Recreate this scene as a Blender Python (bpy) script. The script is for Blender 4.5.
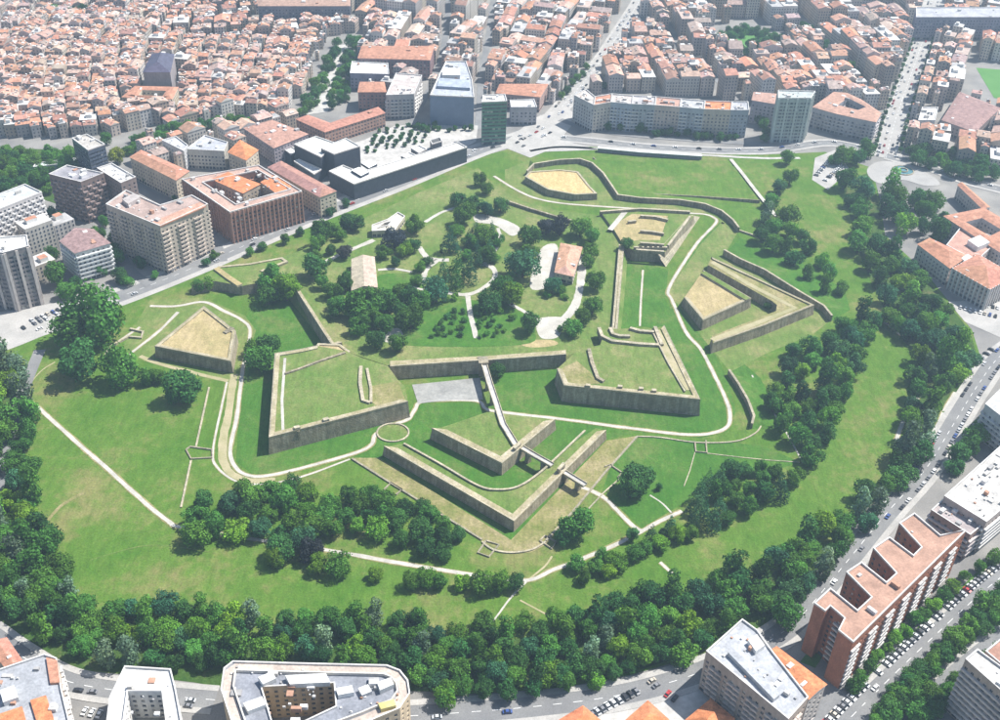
import bpy, math, random
import numpy as np
from mathutils import Vector, Matrix
from mathutils.geometry import tessellate_polygon
random.seed(7); RNG = random.Random(11)
for o in list(bpy.data.objects): bpy.data.objects.remove(o)
SC = bpy.context.scene; COL = SC.collection

# ------------------------------------------------------------------ camera
CAM_H = 400.0; FPX = 1100.0; PITCH = math.radians(35.7); ROLL = math.radians(-2.0)
cam_d = bpy.data.cameras.new('camera'); cam = bpy.data.objects.new('camera', cam_d); COL.objects.link(cam)
cam_d.sensor_width = 36.0; cam_d.lens = 36.0 * FPX / 1000.0
cam_d.clip_start = 1.0; cam_d.clip_end = 20000.0
cam.matrix_world = Matrix.Translation((0, 0, CAM_H)) @ Matrix.Rotation(math.pi/2 - PITCH, 4, 'X') @ Matrix.Rotation(-ROLL, 4, 'Z')
SC.camera = cam
# ------------------------------------------------------------------ sky, sun, exposure
SUN_AZ = math.radians(25.0); SUN_EL = math.radians(56.0)          # azimuth from +X towards +Y
w = bpy.data.worlds.new('World'); SC.world = w; w.use_nodes = True
nt = w.node_tree; sky = nt.nodes.new('ShaderNodeTexSky'); sky.sky_type = 'NISHITA'; sky.sun_disc = False
sky.sun_elevation = SUN_EL; sky.sun_rotation = math.pi/2 - SUN_AZ; sky.altitude = 400; sky.dust_density = 1.5
nt.links.new(sky.outputs[0], nt.nodes['Background'].inputs[0]); nt.nodes['Background'].inputs[1].default_value = 0.095
sd = bpy.data.lights.new('sun', 'SUN'); sd.energy = 5.0; sd.angle = math.radians(0.53); sd.color = (1.0, 0.97, 0.92)
so = bpy.data.objects.new('sun', sd); COL.objects.link(so)
SDIR = Vector((math.cos(SUN_EL)*math.cos(SUN_AZ), math.cos(SUN_EL)*math.sin(SUN_AZ), math.sin(SUN_EL)))
so.rotation_euler = SDIR.to_track_quat('Z', 'Y').to_euler(); so.location = (600, 800, 900)
vs = SC.view_settings; vs.view_transform = 'Standard'; vs.look = 'None'; vs.gamma = 1.0; vs.use_curve_mapping = False; vs.exposure = 0.78
HAZE_DENSITY = 0.00018

# ------------------------------------------------------------------ survey: photograph point -> place at height z
def ray(px, py):
    x, y = px - 500.0, py - 360.0
    c, s = math.cos(ROLL), math.sin(ROLL)
    x, y = c*x - s*y, s*x + c*y
    return x, FPX*math.cos(PITCH) - y*math.sin(PITCH), -FPX*math.sin(PITCH) - y*math.cos(PITCH)
def g(px, py, z=0.0):
    dx, dy, dz = ray(px, py); t = (CAM_H - z)/(-dz)
    return (dx*t, dy*t)
def gs(pts, z=0.0): return [g(a, b, z) for a, b in pts]
def mpp(px, py):                                  # metres per photograph pixel there
    x, y = g(px, py); return math.sqrt(x*x + y*y + CAM_H**2)/FPX

# ------------------------------------------------------------------ 2-D helpers
def area(p): return 0.5*sum(p[i][0]*p[(i+1) % len(p)][1] - p[(i+1) % len(p)][0]*p[i][1] for i in range(len(p)))
def ccw(p): return list(p) if area(p) > 0 else list(reversed(p))
def inside(x, y, p):
    r = False; j = len(p) - 1
    for i in range(len(p)):
        if (p[i][1] > y) != (p[j][1] > y) and x < (p[j][0]-p[i][0])*(y-p[i][1])/(p[j][1]-p[i][1]) + p[i][0]: r = not r
        j = i
    return r
def offset(p, d):                                 # ccw polygon, d > 0 outward
    n = len(p); out = []
    for i in range(n):
        a, b, c = p[i-1], p[i], p[(i+1) % n]
        e1 = (b[0]-a[0], b[1]-a[1]); e2 = (c[0]-b[0], c[1]-b[1])
        l1 = math.hypot(*e1) or 1e-6; l2 = math.hypot(*e2) or 1e-6
        n1 = (e1[1]/l1, -e1[0]/l1); n2 = (e2[1]/l2, -e2[0]/l2)
        mx, my = n1[0]+n2[0], n1[1]+n2[1]; k = mx*mx + my*my
        if k < 0.35: mx, my, k = n1[0], n1[1], 2.0
        s = 2.0*d/k
        out.append((b[0]+mx*s, b[1]+my*s))
    return out
def smooth(pts, n=5, closed=False):
    out = []; N = len(pts); R = N if closed else N-1
    P = lambda i: pts[i % N] if closed else pts[min(max(i, 0), N-1)]
    for i in range(R):
        p0, p1, p2, p3 = P(i-1), P(i), P(i+1), P(i+2)
        for k in range(n):
            t = k/n; t2 = t*t; t3 = t2*t
            out.append(tuple(0.5*(2*p1[j] + (p2[j]-p0[j])*t + (2*p0[j]-5*p1[j]+4*p2[j]-p3[j])*t2 + (-p0[j]+3*p1[j]-3*p2[j]+p3[j])*t3) for j in (0, 1)))
    if not closed: out.append(pts[-1])
    return out
def strip(pts, wl, wr):                           # left and right border of a polyline
    L, R = [], []; n = len(pts)
    for i in range(n):
        a = pts[max(i-1, 0)]; b = pts[min(i+1, n-1)]
        dx, dy = b[0]-a[0], b[1]-a[1]; l = math.hypot(dx, dy) or 1e-6
        nx, ny = -dy/l, dx/l
        L.append((pts[i][0]+nx*wl, pts[i][1]+ny*wl)); R.append((pts[i][0]-nx*wr, pts[i][1]-ny*wr))
    return L, R

# ------------------------------------------------------------------ materials
MATS = {}
def newmat(name, rough=0.9, spec=0.2):
    m = bpy.data.materials.new(name); m.use_nodes = True; MATS[name] = m
    b = m.node_tree.nodes['Principled BSDF']; b.inputs['Roughness'].default_value = rough
    b.inputs['Specular IOR Level'].default_value = spec
    return m, m.node_tree, b
def pos(t, scale=(1, 1, 1)):
    a = t.nodes.new('ShaderNodeNewGeometry'); mp = t.nodes.new('ShaderNodeMapping'); mp.inputs['Scale'].default_value = scale
    t.links.new(a.outputs['Position'], mp.inputs[0]); return mp.outputs[0]
def noise(t, vec, scale, detail=3, rough=0.55):
    n = t.nodes.new('ShaderNodeTexNoise'); n.inputs['Scale'].default_value = scale; n.inputs['Detail'].default_value = detail
    n.inputs['Roughness'].default_value = rough
    if vec is not None: t.links.new(vec, n.inputs['Vector'])
    return n.outputs['Fac']
def ramp(t, fac, stops):
    r = t.nodes.new('ShaderNodeValToRGB'); e = r.color_ramp.elements
    while len(e) < len(stops): e.new(0.5)
    for i, (p, c) in enumerate(stops): e[i].position = p; e[i].color = (*c, 1) if len(c) == 3 else c
    t.links.new(fac, r.inputs[0]); return r.outputs[0]
def mix(t, a, b, fac=1.0, mode='MULTIPLY'):
    n = t.nodes.new('ShaderNodeMix'); n.data_type = 'RGBA'; n.blend_type = mode
    for s, v in ((6, a), (7, b), (0, fac)):
        if hasattr(v, 'is_linked'): t.links.new(v, n.inputs[s])
        else: n.inputs[s].default_value = (*v, 1) if isinstance(v, tuple) else v
    return n.outputs[2]
def gl(v): return (v, v, v)
def attr(t):
    a = t.nodes.new('ShaderNodeAttribute'); a.attribute_name = 'tint'; return a.outputs['Color']
def bump(t, b, h, strength, dist):
    n = t.nodes.new('ShaderNodeBump'); n.inputs['Strength'].default_value = strength; n.inputs['Distance'].default_value = dist
    t.links.new(h, n.inputs['Height']); t.links.new(n.outputs[0], b.inputs['Normal'])
def tinted(name, spread=0.35, sc=0.5, fine=3.0, rough=0.9, spec=0.2, stretch=(1, 1, 1), metal=0.0):
    m, t, b = newmat(name, rough, spec)
    v = pos(t, stretch)
    c = mix(t, attr(t), ramp(t, noise(t, v, sc, 4), [(0.25, gl(1-spread)), (0.75, gl(1+spread*0.6))]))
    c = mix(t, c, ramp(t, noise(t, v, fine, 3), [(0.3, gl(1-spread*0.6)), (0.7, gl(1+spread*0.5))]))
    t.links.new(c, b.inputs['Base Color']); b.inputs['Metallic'].default_value = metal
    return m
def grass_mat(name, lush, mid, dry, dryness=0.5, sc=0.02):
    m, t, b = newmat(name, 0.95, 0.1); v = pos(t)
    n1 = noise(t, v, sc, 6, 0.62); n2 = noise(t, v, sc*9, 5, 0.6); n3 = noise(t, v, 0.9, 3, 0.7)
    a = t.nodes.new('ShaderNodeMath'); a.operation = 'MULTIPLY_ADD'; t.links.new(n2, a.inputs[0]); a.inputs[1].default_value = 0.45; t.links.new(n1, a.inputs[2])
    k = 0.72 + (0.5-dryness)*0.5
    c = ramp(t, a.outputs[0], [(k-0.22, lush), (k, mid), (k+0.2, dry)])
    n4 = noise(t, pos(t, (1, 0.25, 1)), 0.35, 4, 0.65); c = mix(t, c, ramp(t, n4, [(0.3, gl(0.82)), (0.7, gl(1.15))]))
    c = mix(t, c, ramp(t, n3, [(0.25, gl(0.70)), (0.75, gl(1.25))]))
    t.links.new(c, b.inputs['Base Color']); bump(t, b, n3, 0.5, 0.4)
    return m
grass_mat('meadow', (0.056, 0.140, 0.014), (0.090, 0.166, 0.024), (0.190, 0.190, 0.066), 0.50)
grass_mat('lawn', (0.040, 0.130, 0.014), (0.062, 0.150, 0.020), (0.120, 0.168, 0.042), 0.44, 0.03)
grass_mat('rough_grass', (0.088, 0.165, 0.030), (0.138, 0.190, 0.050), (0.235, 0.225, 0.095), 0.48, 0.035)
grass_mat('dry_grass', (0.250, 0.230, 0.100), (0.350, 0.285, 0.140), (0.430, 0.340, 0.190), 0.55, 0.04)
grass_mat('straw', (0.36, 0.29, 0.13), (0.50, 0.38, 0.18), (0.56, 0.43, 0.23), 0.5, 0.05)
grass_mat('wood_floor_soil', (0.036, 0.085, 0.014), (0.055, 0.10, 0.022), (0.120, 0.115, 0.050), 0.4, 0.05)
grass_mat('berm_grass', (0.120, 0.160, 0.035), (0.215, 0.205, 0.080), (0.330, 0.275, 0.150), 0.55, 0.06)
def ground_mat(name, a, bcol, sc, fine=1.5):
    m, t, b = newmat(name, 0.9, 0.2); v = pos(t)
    c = ramp(t, noise(t, v, sc, 5, 0.6), [(0.3, a), (0.7, bcol)])
    c = mix(t, c, ramp(t, noise(t, v, fine, 4), [(0.25, gl(0.8)), (0.75, gl(1.15))]))
    t.links.new(c, b.inputs['Base Color']); return m
ground_mat('city_ground', (0.16, 0.155, 0.15), (0.30, 0.285, 0.26), 0.03)
ground_mat('asphalt', (0.16, 0.16, 0.163), (0.24, 0.238, 0.232), 0.05)
ground_mat('worn_concrete', (0.30, 0.29, 0.275), (0.40, 0.385, 0.36), 0.05)
ground_mat('pavement', (0.32, 0.31, 0.29), (0.44, 0.42, 0.39), 0.08)
ground_mat('gravel_path', (0.36, 0.34, 0.295), (0.53, 0.505, 0.45), 0.12)
ground_mat('tan_dirt', (0.27, 0.26, 0.125), (0.42, 0.36, 0.23), 0.10)
grass_mat('dry_bank', (0.24, 0.225, 0.11), (0.34, 0.295, 0.18), (0.45, 0.40, 0.29), 0.55, 0.09)
ground_mat('concrete_yard', (0.22, 0.22, 0.205), (0.35, 0.345, 0.32), 0.10, 0.6)
ground_mat('plaza_stone', (0.36, 0.345, 0.32), (0.52, 0.50, 0.465), 0.09, 0.35)
ground_mat('white_paint', (0.70, 0.70, 0.68), (0.80, 0.80, 0.78), 0.3)
ground_mat('pitch', (0.07, 0.20, 0.04), (0.10, 0.24, 0.06), 0.04)
def stone_mat(name, a, bcol, stain):
    m, t, b = newmat(name, 0.92, 0.15); v = pos(t)
    c = ramp(t, noise(t, v, 0.35, 6, 0.7), [(0.28, a), (0.72, bcol)])
    c = mix(t, c, ramp(t, noise(t, v, 0.11, 5, 0.7), [(0.35, (0.68, 0.70, 0.66)), (0.65, (1.12, 1.08, 1.0))]))
    c = mix(t, c, ramp(t, noise(t, pos(t, (1, 1, 2.2)), 1.6, 2, 0.5), [(0.4, gl(0.78)), (0.6, gl(1.12))]))
    vs_ = pos(t, (1, 1, 0.12)); st = ramp(t, noise(t, vs_, 0.5, 4, 0.6), [(0.42, stain), (0.62, (1, 1, 1))])
    c = mix(t, c, st, 0.75)
    # courses of blocks: thin horizontal joints
    wv = t.nodes.new('ShaderNodeTexWave'); wv.wave_type = 'BANDS'; wv.bands_direction = 'Z'; wv.inputs['Scale'].default_value = 0.32; wv.inputs['Distortion'].default_value = 0.6
    wv.inputs['Detail'].default_value = 2; t.links.new(v, wv.inputs['Vector'])
    c = mix(t, c, ramp(t, wv.outputs['Fac'], [(0.02, gl(0.6)), (0.25, gl(1.0))]), 0.8)
    t.links.new(c, b.inputs['Base Color']); bump(t, b, noise(t, v, 1.2, 4), 0.6, 0.3); return m
stone_mat('fort_stone', (0.31, 0.275, 0.21), (0.50, 0.45, 0.355), (0.60, 0.57, 0.50))
stone_mat('pale_stone', (0.40, 0.36, 0.28), (0.56, 0.51, 0.41), (0.78, 0.76, 0.70))
tinted('roof_tile', 0.42, 0.35, 1.6, 0.9, 0.15)
tinted('plaster', 0.22, 0.12, 0.8, 0.9, 0.15, (1, 1, 0.4))
tinted('brickwork', 0.30, 0.25, 2.0, 0.92, 0.1, (1, 1, 0.6))
tinted('flat_roof', 0.32, 0.15, 0.9, 0.9, 0.2)
tinted('metal_roof', 0.12, 0.2, 1.0, 0.5, 0.4)
tinted('curtain_glass', 0.25, 0.2, 0.6, 0.25, 0.6)
tinted('dark_stone', 0.3, 0.3, 1.0, 0.6, 0.35)
m, t, b = newmat('window_glass', 0.15, 0.6)
t.links.new(mix(t, attr(t), ramp(t, noise(t, pos(t), 0.45, 2), [(0.3, gl(0.5)), (0.7, gl(1.9))])), b.inputs['Base Color'])
m, t, b = newmat('bark', 0.95, 0.1); t.links.new(ramp(t, noise(t, pos(t), 2.0, 4), [(0.3, (0.05, 0.04, 0.03)), (0.7, (0.12, 0.10, 0.08))]), b.inputs['Base Color'])
m, t, b = newmat('leaves', 0.75, 0.12)
oi = t.nodes.new('ShaderNodeObjectInfo')
c = mix(t, oi.outputs['Color'], attr(t))
c = mix(t, c, ramp(t, noise(t, pos(t), 0.5, 3), [(0.3, gl(0.75)), (0.7, gl(1.25))]))
t.links.new(c, b.inputs['Base Color'])
tr = t.nodes.new('ShaderNodeBsdfTranslucent'); mx = t.nodes.new('ShaderNodeMixShader'); mx.inputs[0].default_value = 0.28
t.links.new(mix(t, c, (1.25, 1.3, 0.55)), tr.inputs[0]); t.links.new(b.outputs[0], mx.inputs[1]); t.links.new(tr.outputs[0], mx.inputs[2])
t.links.new(mx.outputs[0], t.nodes['Material Output'].inputs[0])
m, t, b = newmat('car_paint', 0.3, 0.5); oi = t.nodes.new('ShaderNodeObjectInfo'); t.links.new(oi.outputs['Color'], b.inputs['Base Color'])
m, t, b = newmat('car_glass', 0.1, 0.6); b.inputs['Base Color'].default_value = (0.02, 0.025, 0.03, 1)
m, t, b = newmat('tyre', 0.9, 0.1); b.inputs['Base Color'].default_value = (0.02, 0.02, 0.02, 1)

# ------------------------------------------------------------------ mesh builder
class MB:
    def __init__(s): s.v = []; s.f = []; s.m = []; s.t = []; s.mats = []
    def mi(s, name):
        if name not in s.mats: s.mats.append(name)
        return s.mats.index(name)
    def face(s, pts, mat, tint=(1, 1, 1)):
        n = len(s.v); s.v.extend(pts); s.f.append(tuple(range(n, n+len(pts)))); s.m.append(s.mi(mat)); s.t.append(tint)
    def poly(s, loops, z, mat, tint=(1, 1, 1)):
        zf = z if callable(z) else (lambda x, y: z)
        flat = [p for l in loops for p in l]; n = len(s.v)
        s.v.extend((x, y, zf(x, y)) for x, y in flat); k = s.mi(mat)
        for a, b_, c_ in tessellate_polygon([[Vector((x, y, 0)) for x, y in l] for l in loops]):
            A, B, C = flat[a], flat[b_], flat[c_]
            if (B[0]-A[0])*(C[1]-A[1]) - (C[0]-A[0])*(B[1]-A[1]) < 0: b_, c_ = c_, b_
            s.f.append((n+a, n+b_, n+c_)); s.m.append(k); s.t.append(tint)
    def prism(s, p, z0, z1, mat, tint=(1, 1, 1), topmat=None, toptint=None, cap=True, base=None):
        p = ccw(p); b = base or p; n = len(p)
        for i in range(n):
            j = (i+1) % n
            s.face([(*b[i], z0), (*b[j], z0), (*p[j], z1), (*p[i], z1)], mat, tint)
        if cap: s.poly([p], z1, topmat or mat, toptint or tint)
    def box(s, x, y, z0, z1, lx, ly, ang, mat, tint=(1, 1, 1), topmat=None, toptint=None):
        c, sn = math.cos(ang), math.sin(ang)
        p = [(x+c*a-sn*b, y+sn*a+c*b) for a, b in ((-lx/2, -ly/2), (lx/2, -ly/2), (lx/2, ly/2), (-lx/2, ly/2))]
        for i in range(4):
            j = (i+1) % 4; s.face([(*p[i], z0), (*p[j], z0), (*p[j], z1), (*p[i], z1)], mat, tint)
        s.face([(*q, z1) for q in p], topmat or mat, toptint or tint)
    def ribbon(s, pts, wl, wr, z, mat, tint=(1, 1, 1)):
        zf = z if callable(z) else (lambda x, y: z)
        L, R = strip(pts, wl, wr)
        for i in range(len(pts)-1):
            s.face([(*R[i], zf(*R[i])), (*R[i+1], zf(*R[i+1])), (*L[i+1], zf(*L[i+1])), (*L[i], zf(*L[i]))], mat, tint)
    def wall(s, pts, wd, z0, z1, mat, tint=(1, 1, 1), topmat=None):
        L, R = strip(pts, wd/2, wd/2); n = len(pts)
        for i in range(n-1):
            s.face([(*R[i], z0), (*R[i+1], z0), (*R[i+1], z1), (*R[i], z1)], mat, tint)
            s.face([(*L[i+1], z0), (*L[i], z0), (*L[i], z1), (*L[i+1], z1)], mat, tint)
            s.face([(*R[i], z1), (*R[i+1], z1), (*L[i+1], z1), (*L[i], z1)], topmat or mat, tint)
        for i, sg in ((0, 1), (n-1, -1)):
            q = [(*L[i], z0), (*R[i], z0), (*R[i], z1), (*L[i], z1)]
            s.face(q if sg > 0 else q[::-1], mat, tint)
    def mesh(s, name):
        me = bpy.data.meshes.new(name); me.from_pydata(s.v, [], s.f)
        for k in s.mats: me.materials.append(MATS[k])
        me.polygons.foreach_set('material_index', s.m)
        a = me.attributes.new('tint', 'FLOAT_COLOR', 'FACE')
        a.data.foreach_set('color', np.concatenate([np.array(s.t, dtype=np.float32), np.ones((len(s.t), 1), np.float32)], axis=1).ravel())
        me.update(); return me
    def build(s, name, parent=None):
        o = bpy.data.objects.new(name, s.mesh(name)); COL.objects.link(o)
        if parent is not None:
            o.parent = parent; l = parent.location
            if l.length: o.matrix_parent_inverse = Matrix.Translation(-l)
        return o
def tag(o, label=None, cat=None, group=None, kind=None):
    if label: o['label'] = label
    if cat: o['category'] = cat
    if group: o['group'] = group
    if kind: o['kind'] = kind
    return o
def thing(name, label, cat, loc=(0, 0, 0), group=None):
    o = bpy.data.objects.new(name, None); COL.objects.link(o); o.location = loc; o.empty_display_size = 1
    return tag(o, label, cat, group)
def struct(name, mb): return tag(mb.build(name), kind='structure')

KEEPOUT = []                                       # ground polygons where the city generator builds nothing
def keep(p, grow=0.0):
    p = ccw(p)
    if grow: p = offset(p, grow)
    xs = [q[0] for q in p]; ys = [q[1] for q in p]; KEEPOUT.append((min(xs), max(xs), min(ys), max(ys), p))
def blocked(x, y):
    for a, b_, c_, d, p in KEEPOUT:
        if a < x < b_ and c_ < y < d and inside(x, y, p): return True
    return False

# =================================================================== THE GROUND
mb = MB(); mb.poly([[(-6000, -3000), (6000, -3000), (6000, 9000), (-6000, 9000)]], 0, 'city_ground'); struct('ground', mb)
PARK = [(-40, 352), (0, 340), (60, 322), (130, 299), (200, 271), (300, 228), (400, 189), (480, 157), (530, 143), (640, 150), (760, 155), (825, 152), (872, 168), (880, 200),
        (885, 235), (925, 272), (972, 330), (984, 368), (958, 405), (930, 452), (897, 490), (845, 553), (795, 608), (752, 636), (700, 655), (630, 675), (560, 688), (470, 694),
        (405, 690), (240, 690), (180, 680), (60, 668), (0, 640), (-60, 640)]
park = gs(PARK); keep(park, 4)
mb = MB(); mb.poly([park], 0.05, 'meadow'); struct('park_meadow', mb)
def sheet(name, px, z, mat, zp=None, sm=False):
    p = gs(px, z if zp is None else zp)
    if sm: p = smooth(p, 5, True)
    mb = MB(); mb.poly([p], z, mat); return struct(name, mb)
# soil under the wooded belts
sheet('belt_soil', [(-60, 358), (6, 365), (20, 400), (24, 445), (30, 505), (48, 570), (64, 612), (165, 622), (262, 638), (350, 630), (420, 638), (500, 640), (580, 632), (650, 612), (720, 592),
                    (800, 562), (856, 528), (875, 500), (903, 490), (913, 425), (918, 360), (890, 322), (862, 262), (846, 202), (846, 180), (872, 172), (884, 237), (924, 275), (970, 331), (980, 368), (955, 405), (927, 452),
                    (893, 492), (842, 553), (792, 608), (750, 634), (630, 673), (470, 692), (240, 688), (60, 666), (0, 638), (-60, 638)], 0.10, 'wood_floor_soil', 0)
# moat lawn: brighter grass round the bastions
sheet('moat_lawn', [(243, 322), (262, 290), (297, 300), (345, 352), (276, 355), (270, 452), (408, 412), (414, 404), (482, 402), (500, 372), (562, 368), (556, 402), (698, 416), (665, 330), (690, 250), (720, 222),
                    (712, 262), (685, 305), (704, 335), (726, 375), (736, 410), (728, 432), (700, 438), (640, 432), (606, 440), (514, 545), (379, 460), (352, 456), (290, 474), (252, 474), (236, 462), (240, 400)], 0.09, 'lawn', 0)
sheet('moat_meadow', [(668, 292), (700, 245), (722, 222), (738, 232), (726, 252), (770, 272), (834, 318), (812, 335), (770, 352), (730, 372), (704, 340)], 0.12, 'rough_grass', 0)
sheet('moat_meadow', [(505, 170), (530, 160), (600, 160), (622, 196), (700, 203), (738, 224), (722, 224), (700, 213), (620, 208), (540, 200), (505, 186)], 0.12, 'rough_grass', 0)
sheet('moat_meadow', [(150, 300), (204, 298), (245, 316), (256, 330), (244, 372), (234, 384), (140, 360), (120, 352)], 0.115, 'rough_grass', 0)
sheet('bridge_lawn', [(612, 462), (640, 436), (700, 441), (760, 445), (800, 462), (690, 500), (655, 520), (642, 528), (602, 492)], 0.11, 'lawn', 0)

# --------------------------------------------------------------- roads
RZ = [0.07]
def road(name, px, wd, z=None, mat='asphalt', sm=True, walk=0.0, dash=True, clear=True):
    p = gs(px); RZ[0] += 0.012; z = RZ[0]
    if sm: p = smooth(p, 6)
    mb = MB(); mb.ribbon(p, wd/2, wd/2, z, mat); o = struct(name, mb)
    if walk:
        L, R = strip(p, wd/2 + walk/2, wd/2 + walk/2)
        for side in (L, R):
            k = MB(); k.wall(side, walk, 0.02, z+0.13, 'pavement'); tag(k.build('pavement'), kind='structure')
    if dash:
        k = MB(); acc = 0
        for i in range(len(p)-1):
            a, b_ = Vector(p[i]), Vector(p[i+1]); l = (b_-a).length; d = (b_-a)/max(l, 1e-6); s = 0.0
            while s < l:
                if ((acc+s) % 9.0) < 4.0:
                    q = a + d*s; e = a + d*min(s+1.0, l); n = Vector((-d.y, d.x))*0.12
                    k.face([(*(q-n), z+0.02), (*(e-n), z+0.02), (*(e+n), z+0.02), (*(q+n), z+0.02)], 'white_paint')
                s += 1.0
            acc += l
        tag(k.build('lane_marking'), kind='structure')
    if clear:
        L, R = strip(p, wd/2 + walk*0.6, wd/2 + walk*0.6)
        for i in range(0, len(p)-1): keep([R[i], R[i+1], L[i+1], L[i]])
    return p
R_AVE = road('army_avenue', [(-70, 362), (0, 342), (60, 318), (130, 293), (200, 265), (300, 222), (400, 183), (480, 150), (530, 134), (552, 118)], 13, walk=5)
R_NORTH = road('north_avenue', [(552, 118), (575, 92), (598, 65), (618, 35), (640, 0), (655, -30)], 12, walk=3, mat='worn_concrete')
R_TOP = road('fort_street', [(535, 136), (590, 141), (660, 148), (760, 151), (830, 143), (885, 155)], 9, walk=3)
R_RIGHT = road('tree_lined_avenue', [(886, 158), (893, 128), (905, 92), (917, 58), (926, 30), (934, 5), (944, -30)], 16, walk=4.5, mat='worn_concrete')
R_EAST = road('east_road', [(886, 156), (930, 168), (970, 182), (1030, 196), (1100, 210)], 10, walk=3)
R_RING = road('ring_road', [(1060, 318), (1005, 352), (978, 385), (950, 430), (925, 470), (885, 515), (840, 570), (795, 622), (752, 650), (690, 676), (620, 695), (540, 706), (470, 712), (410, 716)], 10.5, walk=3)
R_SW = road('ring_road', [(215, 700), (150, 694), (70, 682), (20, 655), (-20, 628), (-60, 615)], 9, walk=3)
R_BOUL1 = road('boulevard', [(1100, 505), (1000, 578), (930, 640), (860, 708), (810, 760)], 9, walk=2.5)
R_BOUL2 = road('boulevard', [(1100, 560), (1000, 638), (950, 680), (900, 730), (860, 780)], 8.5, walk=2.5)
R_SIDE = road('side_street', [(790, 745), (822, 715), (845, 690), (880, 700), (900, 690)], 8, walk=0, dash=False)
R_WEST = road('side_street', [(40, 350), (20, 400), (2, 465), (-8, 520)], 7, dash=False)
R_L1 = road('side_street', [(150, 285), (128, 268), (118, 245), (108, 228)], 7, dash=False)
R_L2 = road('side_street', [(222, 262), (214, 240), (196, 205)], 8, dash=False)
R_ECI = road('shopping_street', [(478, 130), (480, 100), (482, 70), (488, 40), (496, -20)], 6, dash=False)
R_ECI2 = road('shopping_street', [(410, 128), (424, 100), (440, 65), (446, 30), (450, -20)], 6, dash=False)
R_DIAG = road('grid_street', [(884, 105), (850, 72), (820, 42), (792, 12), (765, -20)], 6, dash=False)
R_DIAG2 = road('grid_street', [(745, 108), (700, 65), (668, 40), (640, 18)], 6, dash=False)
R_BASE = road('frontage_street', [(560, 120), (596, 131), (660, 138), (740, 143), (800, 146)], 7, dash=False)
sheet('junction_paving', [(500, 146), (535, 118), (566, 106), (578, 118), (560, 140), (600, 150), (545, 152), (530, 158)], 0.22, 'pavement', 0)
sheet('roundabout_paving', [(867, 170), (878, 162), (900, 163), (925, 172), (940, 184), (925, 186), (902, 180), (884, 184), (872, 180)], 0.22, 'worn_concrete', 0, True)
sheet('car_park', [(948, 302), (990, 300), (1060, 318), (1010, 342), (965, 322)], 0.14, 'pavement', 0)
sheet('car_park', [(815, 158), (835, 150), (850, 170), (828, 190), (812, 180)], 0.14, 'pavement', 0)
sheet('side_paving', [(70, 300), (120, 300), (60, 330), (0, 352), (-50, 360), (-50, 318), (20, 310)], 0.15, 'pavement', 0)
sheet('forecourt', [(560, 730), (590, 690), (640, 680), (700, 660), (706, 685), (760, 745), (560, 760)], 0.12, 'plaza_stone', 0)
sheet('brick_block_garden', [(800, 662), (840, 612), (905, 535), (915, 545), (860, 600), (815, 668)], 0.20, 'lawn', 0)
sheet('boulevard_verge', [(1100, 470), (990, 560), (920, 625), (850, 692), (860, 705), (930, 640), (1000, 578), (1100, 500)], 0.06, 'lawn', 0)
sheet('boulevard_median', [(1100, 520), (1000, 595), (935, 652), (870, 722), (895, 728), (950, 676), (1000, 630), (1100, 550)], 0.16, 'lawn', 0)
sheet('promenade', [(335, 45), (350, 45), (328, 112), (300, 116)], 0.2, 'plaza_stone', 0); keep(gs([(328, 38), (362, 38), (348, 105), (336, 116), (298, 116)]))
sheet('sports_pitch', [(976, 68), (1060, 74), (1060, 112), (994, 98)], 0.12, 'pitch', 0); keep(gs([(960, 62), (1070, 66), (1070, 118), (985, 106)]))
sheet('garden_square', [(722, 34), (748, 28), (772, 38), (765, 48), (735, 48)], 0.12, 'pitch', 0); keep(gs([(706, 30), (748, 20), (790, 38), (770, 56), (722, 54)]))
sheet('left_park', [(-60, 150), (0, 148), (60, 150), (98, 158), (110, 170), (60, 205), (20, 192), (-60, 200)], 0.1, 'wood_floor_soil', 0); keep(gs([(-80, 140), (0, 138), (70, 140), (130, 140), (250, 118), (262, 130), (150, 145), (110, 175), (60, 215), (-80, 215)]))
sheet('auditorium_plaza', [(330, 150), (365, 140), (395, 126), (450, 124), (478, 126), (476, 142), (440, 160), (360, 182), (335, 172)], 0.25, 'plaza_stone', 0); keep(gs([(280, 150), (320, 130), (395, 122), (480, 124), (480, 150), (350, 205)]))

fx, fy = g(903, 171); ft = thing('fountain', 'round stone fountain basin on the pale roundabout plaza', 'fountain', (fx, fy, 0))
for nm_, r0, r1, z1_, mt_ in (('basin_rim', 9.0, 8.0, 0.9, 'pale_stone'), ('inner_rim', 4.0, 3.4, 1.4, 'pale_stone')):
    mb = MB(); mb.wall([(fx+(r0+r1)/2*math.cos(a*math.tau/28), fy+(r0+r1)/2*math.sin(a*math.tau/28)) for a in range(29)], r0-r1, 0.1, z1_, mt_); mb.build(nm_, ft)
mb = MB(); mb.poly([[(fx+8.0*math.cos(a*math.tau/28), fy+8.0*math.sin(a*math.tau/28)) for a in range(28)]], 0.55, 'curtain_glass', (0.10, 0.22, 0.25)); mb.build('water', ft)
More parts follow.
